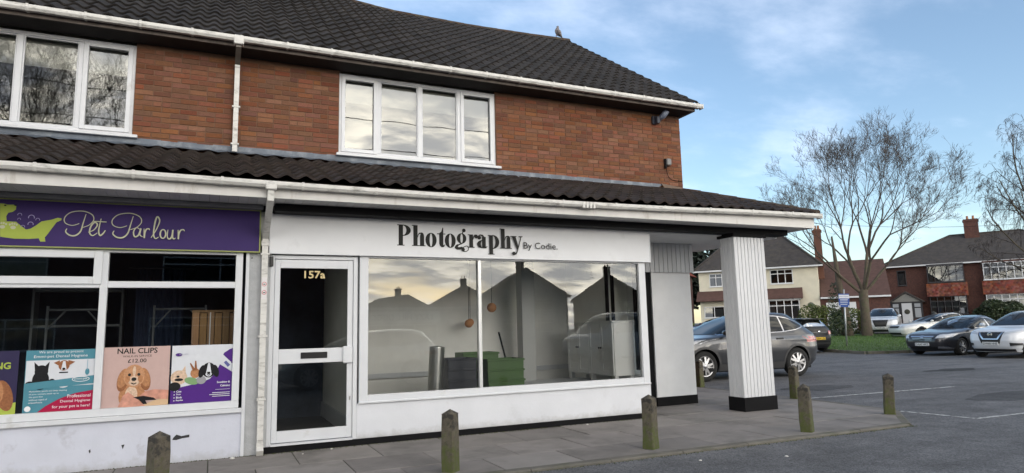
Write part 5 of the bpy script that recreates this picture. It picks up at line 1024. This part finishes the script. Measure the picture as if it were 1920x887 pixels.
def hip_roof(h, x0, x1, y0, y1, z, zr, rx0, rx1, mat, name='roof'):
    ym = (y0 + y1) / 2; m = MB(); m.add([(x0, y0, z), (x1, y0, z), (x1, y1, z), (x0, y1, z), (rx0, ym, zr), (rx1, ym, zr)], [(0, 1, 5, 4), (1, 2, 5), (2, 3, 4, 5), (3, 0, 4), (3, 2, 1, 0)]); r = m.build(name, mat, h)
    for a, b_ in (((rx0, ym, zr), (rx1, ym, zr)), ((x0, y0, z), (rx0, ym, zr)), ((x1, y0, z), (rx1, ym, zr))): t = MB(); t.tube([a, b_], .10, 6); t.build('ridge', mat, r)
    g_ = MB(); g_.box(x0, x1, y0 - .06, y0 + .04, z - .10, z + .01); g_.build('gutter', HWH, r); return r
def chimney(r, x, y, z0, z1, wd=.8, d=.6, mat=None):
    c = BX('chimney', mat or HB, r, x - wd / 2, x + wd / 2, y - d / 2, y + d / 2, z0, z1)
    BX('chimney_cap', mat or HB, r, x - wd / 2 - .06, x + wd / 2 + .06, y - d / 2 - .06, y + d / 2 + .06, z1 - .22, z1 - .08)
    for q in (-.2, .2): m = MB(); m.lathe([(.10, z1), (.085, z1 + .3), (.1, z1 + .32), (0, z1 + .32)], 10, org=(x + q * wd, y, 0)); m.build('chimney_pot', pm('clay_pot', (.35, .17, .09), .9), r)
# cream rendered house
h = frame_at('cream_house', (36.28, 34.37), (41.87, 27.43), 'cream rendered house with white windows seen beyond the pillar')
BX('wall', CRR, h, 0, 8.9, 0, 7.5, -.6, 5.0); rf = hip_roof(h, -.4, 9.3, -.4, 7.9, 4.98, 8.5, 3.0, 5.6, SLATE); chimney(rf, 9.05, 1.6, 4.0, 7.9, .55, .7, pm('chimney_brick', (.13, .06, .042), .9))
hwindow(h, .85, 2.35, 3.7, 4.75, cols=3); hwindow(h, 5.5, 7.15, 3.7, 4.8, cols=3, curtain=False)
for a, b_ in ((-.15, 2.7), (5.0, 7.75)):
    m = MB(); m.prism([(-.85, 2.55), (0, 3.35), (0, 2.5), (-.85, 2.5)], 'x', a, b_); m.build('bay_roof', BRR, h)
BX('bay', CRR, h, 5.3, 7.5, -.6, 0, -.6, .95); BX('bay_lintel', HWH, h, 5.2, 7.6, -.7, 0, 2.42, 2.498); hwindow(h, 5.3, 7.5, .95, 2.42, y=-.58, cols=4); BX('bay_back', DKR, h, 5.32, 7.48, -.56, -.02, .96, 2.41); hwindow(h, .3, 1.9, 1.2, 2.1, cols=2, tr=0)
m = MB(); m.lathe([(0, -.03), (.22, -.03), (.24, 0)], 20, 'y', (8.25, 0, 1.95)); o = m.build('oval_plaque', pm('plaque_green', (.10, .12, .08), .6), h); 
m = MB(); m.prism([(-.2, 2.55), (5.2, 5.6), (7.5, 4.2), (7.5, 2.45), (-.2, 2.45)], 'x', 8.95, 13.6); m.build('garage_roof', BRR, h); BX('garage_wall', HB, h, 8.92, 13.5, .05, 7.4, -.6, 2.449); BX('garage_door', HWH, h, 9.3, 11.3, -.0, .045, -.4, 2.1); BX('garage_fascia', HWH, h, 8.95, 13.6, -.26, -.2, 2.4, 2.52)
# red brick house left of it
h = frame_at('brick_house', (33.4, 41.9), (36.4, 37.9), 'red tiled brick house just left of the cream house'); BX('wall', HB, h, -6, 5.0, 0, 7, -.6, 5.0); hip_roof(h, -6.4, 5.4, -.4, 7.4, 5.0, 8.4, -2.5, 1.5, REDT); BX('porch_wall', HB, h, 2.6, 5.0, -2.2, -.0, -.6, 2.7); m = MB(); m.prism([(-2.5, 2.6), (0, 3.5), (0, 2.55), (-2.5, 2.55)], 'x', 2.3, 5.3); m.build('porch_roof', REDT, h); hwindow(h, 1.0, 2.2, 3.4, 4.6)
# brick semi on the right
h = frame_at('semi_detached_house', (55.7, 32.12), (60.76, 23.22), 'dark brick semi-detached house with hipped roof and red tile-hung bays'); BX('wall', HB, h, 0, 15, 0, 8, -.8, 5.35); rf = hip_roof(h, -.45, 15.4, -.45, 8.4, 5.33, 8.15, 5.2, 10.4, SLATE); chimney(rf, 6.9, 3.7, 7.6, 9.45, 1.1, .8)
hwindow(h, 1.05, 1.75, 3.6, 4.95, cols=1, tr=0, fm=HDK)
for i, (a, b_, fm, cols) in enumerate(((3.35, 6.1, HDK, 5), (7.35, 10.6, HWH, 6))):
    bay = BX('bay', HB, h, a, b_, -.55, -.001, -.8, .95); hwindow(h, a + .05, b_ - .05, .95, 2.5, y=-.57, cols=cols, fm=fm, tr=.72); BX('bay_core', DKR, h, a + .04, b_ - .04, -.55, -.002, .951, 2.5)
    BX('bay_upper', HB if i else HDK, h, a + .03, b_ - .03, -.54, -.003, 3.64, 5.3); hwindow(h, a + .05, b_ - .05, 3.72, 5.15, y=-.57, cols=cols, fm=fm, tr=.72 if i else 0, curtain=True)
    ap = MB(); ap.prism([(-.72, 2.5), (-.60, 3.62), (-.001, 3.62), (-.001, 2.5)], 'x', a - .12, b_ + .12); apr = ap.build('tile_hanging', REDT, h); sc = MB(); sc.prism([(-.085, .17), (.085, .17), (.085, .03), (.05, .0), (-.05, 0), (-.085, .03)], 'y', -.018, 0); sm = sc.mesh('hung_tile', REDT)
    rT = random.Random(5)
    for r_i in range(7):
        for c_i in range(int((b_ - a + .2) / .18)):
            zz = 2.5 + r_i * .155; yy = -.725 + .12 * (zz - 2.5) / 1.12; link('hung_tile', sm, apr, (a - .02 + c_i * .18 + (.09 if r_i % 2 else 0), yy - .002 - .001 * r_i, zz), (-.11, 0, 0))
m = MB(); m.prism([(.25, 2.1), (1.65, 3.05), (3.05, 2.1), (2.9, 2.05), (1.65, 2.9), (.4, 2.05)], 'y', -1.35, -.0); m.build('porch_roof', SLATE, h); m = MB(); m.prism([(.55, 2.12), (1.65, 2.86), (2.75, 2.12)], 'y', -1.25, -1.15); m.build('porch_gable', pm('porch_render', (.25, .25, .23), .9), h)
BX('porch_frame', HDK, h, .45, 2.85, -1.2, -1.1, .0, 2.12); BX('front_door', HWH, h, 1.28, 2.05, -1.235, -1.2, -.1, 2.0); m = MB(); m.lathe([(.0, -.012), (.2, -.012), (.22, 0)], 14, 'y', (1.66, -1.236, 1.25)); m.build('door_wreath', pm('wreath', (.06, .06, .045), .9), h)
for a in (.6, 2.25): BX('porch_side_light', CURT, h, a, a + .45, -1.225, -1.2, .75, 1.55); BX('porch_top_light', CURT, h, a, a + .45, -1.225, -1.2, 1.65, 1.95); BX('porch_dwarf_wall', HB, h, a - .12, a + .6, -1.3, -1.226, -.4, .62)
BX('side_garage', pm('garage_dark', (.05, .035, .03), .9), h, -4.6, -.02, 1.5, 7, -.8, 2.2); m = MB(); m.prism([(1.2, 2.2), (1.6, 2.95), (7, 2.95), (7, 2.2)], 'x', -4.8, -.02); m.build('side_garage_roof', BRR, h)
# houses across the street (behind the viewer, mirrored in the shop windows)
def gable_house(label, loc, rz, w_, d_, ev, rg, wm, rm_, turn=False):
    h = empty('street_house', (loc[0], loc[1], gz(*loc)), rz); tag(h, label, 'house'); BX('wall', wm, h, -w_ / 2, w_ / 2, 0, d_, 0, ev)
    m = MB(); o = .35; P = [(-w_ / 2 - o, ev - .15), (0, rg), (w_ / 2 + o, ev - .15), (w_ / 2 + o, ev), (0, rg + .18), (-w_ / 2 - o, ev)]
    m.prism(P, 'y', -.35, d_ + .35); r = m.build('roof', rm_, h); g_ = MB(); g_.prism([(-w_ / 2, ev), (w_ / 2, ev), (0, rg - .02)], 'y', 0, d_); g_.build('gable', wm, h); chimney(r, .0, d_ * .3, rg - .5, rg + 1.3, .9, .6)
    hwindow(h, -w_ * .32, -w_ * .1, ev - 1.6, ev - .4, cols=2); hwindow(h, w_ * .1, w_ * .32, ev - 1.6, ev - .4, cols=2); hwindow(h, -w_ * .32, -w_ * .08, .9, 2.3, cols=3); hwindow(h, w_ * .08, w_ * .32, .9, 2.3, cols=3); return h
GREYR = pm('grey_render_house', (.30, .29, .28), .9, var=.1)
gable_house('tall gabled house across the street, mirrored in the display window', (32.4, -59), PI + .25, 9.5, 12, 4.9, 8.0, GREYR, SLATE)
gable_house('dark roofed house mirrored beside the tall gable', (31.5, -77), PI + .3, 11, 12, 4.2, 7.3, HB, SLATE); gable_house('lower house with chimney mirrored at the left of the display window', (27.5, -92), PI - .15, 14, 12, 3.4, 6.7, HB, SLATE); gable_house('brick house mirrored at the right of the display window', (46, -63), PI + .5, 9, 9, 4.8, 7.8, HB, BRR)
gable_house('brick house across the street opposite the pet parlour', (-4.6, -27), PI, 23, 9, 5.6, 9.2, HB, SLATE)
ds = empty('corner_shop', (12.2, -38, gz(12, -38)), PI); tag(ds, 'flat-roofed shop across the street with a white name board', 'shop'); BX('wall', GREYR, ds, -7, 5, 0, 8, 0, 2.9); BX('roof_edge', HWH, ds, -7.1, 5.1, -.1, 8.1, 2.9, 3.05); BX('name_board', HWH, ds, -3, 4.2, -.12, -.01, 1.95, 2.75); hwindow(ds, -2.8, 4, .6, 1.85, cols=4, tr=0); TXT('name_lettering', 'LAZY HILL DISCOUNT', INK, ds, -2.4, -.125, 2.15, w=5.8, h=.4, bold=.01)
# ------------------------------------------------------------------ trees, hedges
BARK = pm('bark', (.085, .068, .050), .95, var=.35, vscale=5, bump=.8, bscale=14, dirt=(.07, .078, .04), dscale=3, dlo=.5, dhi=.7); TWIG = pm('twig', (.066, .050, .039), .9, var=.2); BIRCHB = pm('birch_twig', (.045, .036, .034), .9)
def bare_tree(name, label, loc, trunk_h, r0, limbs, lim_len, lvl, seed, droop=0.0, up=.25, nsub=(8, 7, 5), lens=(.55, .5, .55), bark=BARK, twig=TWIG, lean=(0, 0), thick=.46):
    rt = empty(name, (loc[0], loc[1], loc[2])); tag(rt, label, 'tree'); R = random.Random(seed); tk = MB(); cr = MB()
    def rv(s_): return Vector((R.gauss(0, s_), R.gauss(0, s_), R.gauss(0, s_)))
    def grow(p, d, ln, rad, level):
        k = 6 if level < 2 else 4; pts = [p.copy()]; dd = d.normalized(); D = [dd.copy()]
        for i in range(k):
            dd = (dd + rv(.10 if level < 2 else .16) + Vector((0, 0, up * (.5 if level == 0 else .32) - droop * (level >= 2) * (i + 1) * .22))).normalized(); pts.append(pts[-1] + dd * ln / k); D.append(dd.copy())
        tip = rad * (.35 if level < 3 else .45); rr = [rad + (tip - rad) * i / k for i in range(k + 1)]
        (tk if level < 1 else cr).tube(pts, rr, 7 if level == 0 else 5 if level == 1 else 3, caps=False)
        if level + 1 >= lvl: return
        n = nsub[min(level, len(nsub) - 1)]
        for i in range(n):
            t = .18 + .80 * (i + R.random()) / n if level else .30 + .70 * (i + R.random()) / n; j = min(k - 1, int(t * k)); q = pts[j].lerp(pts[j + 1], t * k - j); ax = D[j]
            sd = ax.cross(rv(1)).normalized(); an = R.uniform(.45, .85) if level else R.uniform(.4, .8); nd_ = ax * math.cos(an) + sd * math.sin(an)
            grow(q, nd_, ln * lens[min(level, len(lens) - 1)] * R.uniform(.65, 1.15) * (1.15 - .5 * t), max(.007, rr[j] * .5), level + 1)
    P = [(0, 0, -.5), (0, 0, .0), (R.gauss(0, .05), R.gauss(0, .05), trunk_h * .5), (lean[0], lean[1], trunk_h)]; tk.tube(P, [r0 * 1.6, r0 * 1.25, r0 * .95, r0 * .85], 10)
    for (az, el, f, h0) in limbs:
        a, e = math.radians(az), math.radians(el); grow(Vector((lean[0] * h0, lean[1] * h0, trunk_h * h0)), Vector((math.cos(a) * math.cos(e), math.sin(a) * math.cos(e), math.sin(e))), lim_len * f, r0 * thick * (.6 + .4 * f), 0)
    tk.build('trunk', bark, rt); cr.build('crown', twig, rt); return rt
E_ = -24.5   # direction of screen right in plan
def fork_tree(name, label, loc, trunk_h, r0, mains, L0, depth, seed, up=.10, shrink=.84, spread=(.28, .5), side=3, bark=BARK, twig=TWIG, squash=1.0, rmin=.006, thick=.62):
    rt = empty(name, loc); tag(rt, label, 'tree'); R = random.Random(seed); tk = MB(); cr = MB()
    def rv(s_): return Vector((R.gauss(0, s_), R.gauss(0, s_), R.gauss(0, s_)))
    def seg(p, d, ln, ra, rb, k, jit, lift, sides, mb):
        pts = [p.copy()]; dd = d.normalized()
        for i in range(k): dd = (dd + rv(jit) + Vector((0, 0, lift))).normalized(); pts.append(pts[-1] + dd * ln / k)
        mb.tube(pts, [max(rmin * .6, ra + (rb - ra) * i / k) for i in range(k + 1)], sides, caps=False); return pts, dd
    def grow(p, d, ln, rad, n):
        rb = rad * .80; pts, dd = seg(p, d, ln, rad, rb, 4 if n > 3 else 3, .07, up * .30, 7 if rad > .08 else 5 if rad > .03 else 3, tk if rad > .07 else cr)
        if n < depth - 1:
            for q in range(side if n > 1 else side + 1):
                j = R.randrange(1, len(pts)); a_ = dd.cross(rv(1)).normalized(); an = R.uniform(.5, 1.0); d2 = dd * math.cos(an) + a_ * math.sin(an); l2 = ln * R.uniform(.35, .75)
                q_, e_ = seg(pts[j], d2, l2, max(rmin, rad * .33), rmin * .6, 3, .12, up * .8, 3, cr)
                for w_ in range(2): a2 = e_.cross(rv(1)).normalized(); seg(q_[R.randrange(1, 3)], e_ * .8 + a_ * 0 + a2 * .55, l2 * .55, max(rmin, rad * .2), rmin * .6, 2, .1, up * .8, 3, cr)
        if n == 0: return
        ax = dd.cross(rv(1)).normalized()
        for sg in ((1, -1) if R.random() < .8 else (1, -1, 0)):
            an = R.uniform(*spread) * (sg if sg else .3); d2 = dd * math.cos(an) + ax * math.sin(an)
            grow(pts[-1], d2 + Vector((0, 0, up * .25)), ln * shrink * R.uniform(.82, 1.12), rb * R.uniform(.66, .80), n - 1)
    tk.tube([(0, 0, -.5), (0, 0, 0), (R.gauss(0, .05), R.gauss(0, .05), trunk_h * .5), (0, 0, trunk_h), (0, 0, trunk_h + .25)], [r0 * 1.7, r0 * 1.3, r0, r0 * 1.02, r0 * .5], 10)
    for az, el, f, h0 in mains: a, e = math.radians(az), math.radians(el); grow(Vector((0, 0, trunk_h * h0)), Vector((math.cos(a) * math.cos(e), math.sin(a) * math.cos(e), math.sin(e))), L0 * f, r0 * thick * f, depth)
    tk.build('trunk', bark, rt); cr.build('crown', twig, rt); return rt
fork_tree('bare_tree', 'big bare spreading tree with forked trunk on the grass verge', (35.8, 19.07, .30), 2.75, .25, [(E_ + 10, 68, 1, 1), (E_ + 185, 66, 1, .98), (E_ + 95, 60, .9, 1), (E_ - 85, 58, .9, .97), (E_ - 5, 40, .84, .96), (E_ + 176, 38, .84, .94)], 2.38, 6, 42, up=.17, spread=(.22, .44), side=4, thick=.46)
iv = empty('ivy_stump', (34.9, 19.6, .25)); tag(iv, 'dark ivy-clad dead trunk beside the bare tree', 'tree stump'); m = MB(); m.tube([(0, 0, -.3), (0, .1, 1.4), (-.35, .1, 3.4), (-.6, .1, 6.2)], [.34, .22, .17, .05], 9); m.build('trunk', BARK, iv)
bare_tree('weeping_birch', 'bare weeping birch at the right edge', (53.0, 17.4, .7), 6, .22, [(E_ + 170, 45, .9, .55), (E_ + 190, 55, 1.0, .75), (E_ + 160, 62, 1.15, .95), (E_ + 200, 35, .8, .8), (E_ + 90, 60, 1, .9), (E_ - 90, 60, 1, .95), (E_ + 180, 75, 1.35, 1), (E_ + 150, 25, .7, .5)], 7.0, 5, 8, droop=1.5, up=.12, nsub=(8, 7, 5, 3), lens=(.42, .50, .6, .6), bark=BARK, twig=BIRCHB, thick=.38)
fork_tree('street_tree', 'tall bare tree mirrored in the upstairs pet parlour window', (-8.5, -43, 0), 5, .34, [(0, 66, 1, 1), (120, 62, 1, 1), (240, 62, 1, 1), (60, 82, 1.1, 1)], 4.2, 6, 33, up=.15, thick=.42, side=4)
fork_tree('street_tree', 'second tall bare tree mirrored behind the first upstairs', (-11.5, -38, 0), 4, .28, [(20, 66, 1, 1), (140, 60, 1, 1), (260, 60, 1, 1), (80, 80, 1.1, 1)], 4.0, 6, 71, up=.15, thick=.42, side=4)
bare_tree('street_tree', 'bare street tree mirrored over the van', (20.5, -19, 0), 4, .2, [(20, 45, 1, .9), (100, 50, 1, 1), (180, 40, 1, .9), (260, 50, .9, 1), (330, 70, 1, 1)], 6.5, 5, 35, nsub=(8, 6, 5, 3), thick=.38)
def foliage(name, label, cat, loc, blobs, n, leaf, mat, seed, trunk=None, part='foliage'):
    rt = empty(name, loc); tag(rt, label, cat); R = random.Random(seed); m = MB()
    tot = sum(b[3] * b[4] * b[5] for b in blobs)
    for (bx_, by_, bz_, a, b, c) in blobs:
        for i in range(int(n * a * b * c / tot) + 5):
            while True:
                p = Vector((R.uniform(-1, 1), R.uniform(-1, 1), R.uniform(-1, 1)))
                if .25 < p.length < 1: break
            p = p * (p.length ** -.45); q = Vector((bx_ + p.x * a * R.uniform(.9, 1.08), by_ + p.y * b, bz_ + p.z * c)); u = Vector((R.gauss(0, 1), R.gauss(0, 1), R.gauss(0, .6))).normalized(); v = u.cross(Vector((R.gauss(0, 1), R.gauss(0, 1), R.gauss(0, 1)))).normalized(); s_ = leaf * R.uniform(.6, 1.3)
            m.add([q - u * s_ - v * s_ * .4, q + u * s_ - v * s_ * .4, q + u * s_ * .7 + v * s_ * .5, q - u * s_ * .7 + v * s_ * .5], [(0, 1, 2, 3)], R.uniform(.001, .999))
    m.build(part, mat, rt)
    t = MB(); t.tube([(0, 0, -.2), (0, 0, (trunk or .8))], [.09, .05], 6); t.build('trunk', BARK, rt); return rt
HEDG = pm('hedge_leaf', (.075, .10, .018), .7, piece=.45); LAUR = pm('laurel_leaf', (.035, .055, .022), .55, piece=.45); CONI = pm('conifer_leaf', (.012, .022, .014), .8, piece=.5)
foliage('hedge_bush', 'clipped yellow-green hedge behind the parking sign', 'hedge', (38.3, 24.2, .45), [(0, 0, .9, 1.3, 1.0, 1.1), (1.0, -1.2, .8, 1.2, 1.0, 1.0), (-.6, .5, 1.0, 1.0, .9, 1.1)], 7000, .06, HEDG, 3)
foliage('hedge_bush', 'low hedge at the far left beside the blue car', 'hedge', (27.6, 26.5, .2), [(0, 0, .8, 1.2, 1.2, .9)], 2000, .07, HEDG, 4)
foliage('laurel_bush', 'large dark laurel bush before the semi-detached house', 'bush', (58.3, 24.6, .7), [(0, 0, 1.0, 1.2, 1.0, 1.1), (.7, -1.0, .9, 1.1, .9, 1.0), (-.3, .7, .7, .8, .8, .8)], 7000, .09, LAUR, 5)
foliage('conifer_tree', 'dark conifer rising behind the cream house, left of the pillar', 'tree', (46.0, 48.5, 1), [(0, 0, 5.5, 3, 3, 4), (1.8, -1.8, 6.5, 2.6, 2.6, 4.2), (-2.2, 1.5, 5, 2.6, 2.6, 4), (.6, -.4, 9, 1.8, 1.8, 2.5)], 5200, .30, CONI, 6, trunk=6, part='crown')
foliage('ivy_bush', 'ivy heaped around the dead trunk', 'ivy', (34.8, 20.0, .3), [(0, 0, .8, .8, .7, .9), (-.1, .1, 2.2, .5, .5, 1.2)], 1800, .06, LAUR, 7)
# grass verge with its kerb
GRS = pm('grass', (.065, .13, .024), .9, var=.3, vscale=3, world=True, piece=.4)
gp = [(24.75, 12.75), (24.5, 10.5), (26.2, 9.95), (33.0, 10.3), (41.0, 14.5), (37.5, 21.0), (33.5, 21.8), (28.5, 16.5)]
gm = MB(); gm.add([(x, y, gz(x, y) + .10) for x, y in gp] + [(x, y, gz(x, y) - .1) for x, y in gp], [tuple(range(8))] + [(i, i + 8, (i + 1) % 8 + 8, (i + 1) % 8) for i in range(8)]); tag(gm.build('grass_verge', pm('verge_soil', (.055, .10, .022), .95, var=.3, vscale=2, world=True)), kind='structure')
R = random.Random(9); bl = MB(); poly = [Vector((x, y)) for x, y in gp]
def inside(x, y):
    s_ = False
    for i in range(len(gp)):
        (x1, y1), (x2, y2) = gp[i], gp[i - 1]
        if (y1 > y) != (y2 > y) and x < (x2 - x1) * (y - y1) / (y2 - y1) + x1: s_ = not s_
    return s_
cnt = 0
while cnt < 16000:
    x, y = R.uniform(24, 38), R.uniform(9.8, 20)
    if not inside(x, y): continue
    z = gz(x, y) + .095; a = R.uniform(0, 6.28); w_ = R.uniform(.006, .016); hh = R.uniform(.03, .09); bl.add([(x - w_ * math.cos(a), y - w_ * math.sin(a), z), (x + w_ * math.cos(a), y + w_ * math.sin(a), z), (x + R.gauss(0, .02), y + R.gauss(0, .02), z + hh)], [(0, 1, 2)], R.uniform(.001, .999)); cnt += 1
tag(bl.build('grass_blades', GRS), 'short green grass growing on the verge under the tree', 'grass', kind='stuff')
vk = empty('verge_kerb', (0, 0, 0)); tag(vk, 'concrete kerb edging the grass verge beside the car park', 'kerb')
for (a, b_) in ((gp[0], gp[1]), (gp[1], gp[2]), (gp[2], gp[3])):
    a, b_ = Vector((*a, 0)), Vector((*b_, 0)); d = (b_ - a); Ln = d.length; d.normalize(); nr = Vector((d.y, -d.x, 0)); k = max(1, round(Ln / .9))
    for i in range(k):
        p, q = a + d * (Ln * i / k + .005), a + d * (Ln * (i + 1) / k - .005); m = MB(); z0 = gz(p.x, p.y)
        m.prism([(p.x, p.y), (q.x, q.y), (q.x + nr.x * .12, q.y + nr.y * .12), (p.x + nr.x * .12, p.y + nr.y * .12)], 'z', z0 - .1, z0 + .115); m.build('kerb_stone', KER, vk)
# parking sign
ps = empty('parking_sign', (26.9, 13.35, gz(26.9, 13.3))); ps.rotation_euler = (0, .035, -.62); tag(ps, 'blue and white parking notice on a grey post in the grass', 'sign'); m = MB(); m.tube([(0, 0, -.2), (0, 0, 2.75)], .035, 10); m.build('post', pm('galvanised', (.38, .39, .40), .4, metal=.6), ps)
BLU = flatm('notice_blue', (.04, .09, .30)); BX('panel', BLU, ps, -.26, .20, -.06, -.045, 1.93, 2.55); s = Sheet(ps, -.0605); s.rect('white_band', PWH, -.25, .19, 2.33, 2.50); s.rect('panel_text', PWH, -.2, .14, 2.26, 2.285); s.rect('panel_text', PWH, -.2, .12, 2.2, 2.22); s.rect('panel_text', PWH, -.2, .13, 2.12, 2.14); s.rect('panel_text', PWH, -.2, .1, 2.04, 2.06); s.rect('white_corner', PWH, -.25, -.2, 1.94, 2.0); s.rect('white_corner', PWH, .14, .19, 1.94, 2.0); s.text('heading', BLU, 'PRIVATE PARKING', -.22, 2.39, w=.38, h=.05); s.done()
# garden wall, gate, bins
gw = empty('garden_wall', (35.0, 22.6, gz(35, 22.6)), E_ * PI / 180 - .25); tag(gw, 'weathered grey boarded fence behind the black hatchback', 'fence')
for i in range(14): BX('fence_board', pm('weathered_board', (.16, .15, .135), .9, piece=.2), gw, -2.6 + i * .16, -2.45 + i * .16, 0, .03, 0, 1.15 + .02 * (i % 3))
wb = empty('wheelie_bin', (34.6, 28.3, gz(34.6, 28.3)), .5); tag(wb, 'green wheelie bin against the cream house', 'bin'); GB = pm('bin_green', (.02, .06, .04), .5); m = MB(); m.add([(-.25, -.3, 0), (.25, -.3, 0), (.25, .3, 0), (-.25, .3, 0), (-.32, -.38, 1.0), (.32, -.38, 1.0), (.32, .36, 1.0), (-.32, .36, 1.0)], [(0, 1, 5, 4), (1, 2, 6, 5), (2, 3, 7, 6), (3, 0, 4, 7), (3, 2, 1, 0)]); m.build('tub', GB, wb); m = MB(); m.prism([(-.42, 1.0), (.40, 1.0), (.40, 1.08), (-.1, 1.14), (-.42, 1.05)], 'x', -.34, .34); m.build('lid', GB, wb)
for sg in (-1, 1): m = MB(); m.lathe([(0, -.03), (.1, -.03), (.1, .03), (0, .03)], 12, 'x', (sg * .26, .3, .1)); m.build('wheel', TYRE, wb)
# overhead cable and street lamp far behind
oc = MB(); oc.tube([(30 + 30 * i / 8, 24 - 2 * i / 8, 8.2 + .55 * i / 8 - .5 * math.sin(PI * i / 8)) for i in range(9)], .012, 4); tag(oc.build('overhead_cable', BLACK), 'thin overhead cable crossing the sky right of the bare tree', 'cable')
for i, (z, lb) in enumerate(((9.0, 'upper'), (8.15, 'middle'), (7.95, 'lower'))):
    oc = MB(); oc.tube([(-25 + 60 * k / 36, -11 - i * .3, z - (.15 + .15 * i) * math.sin(PI * (k % 12) / 12)) for k in range(37)], .014, 4); tag(oc.build('overhead_cable', BLACK), lb + ' street cable mirrored in the upstairs window', 'cable', 'street cables')
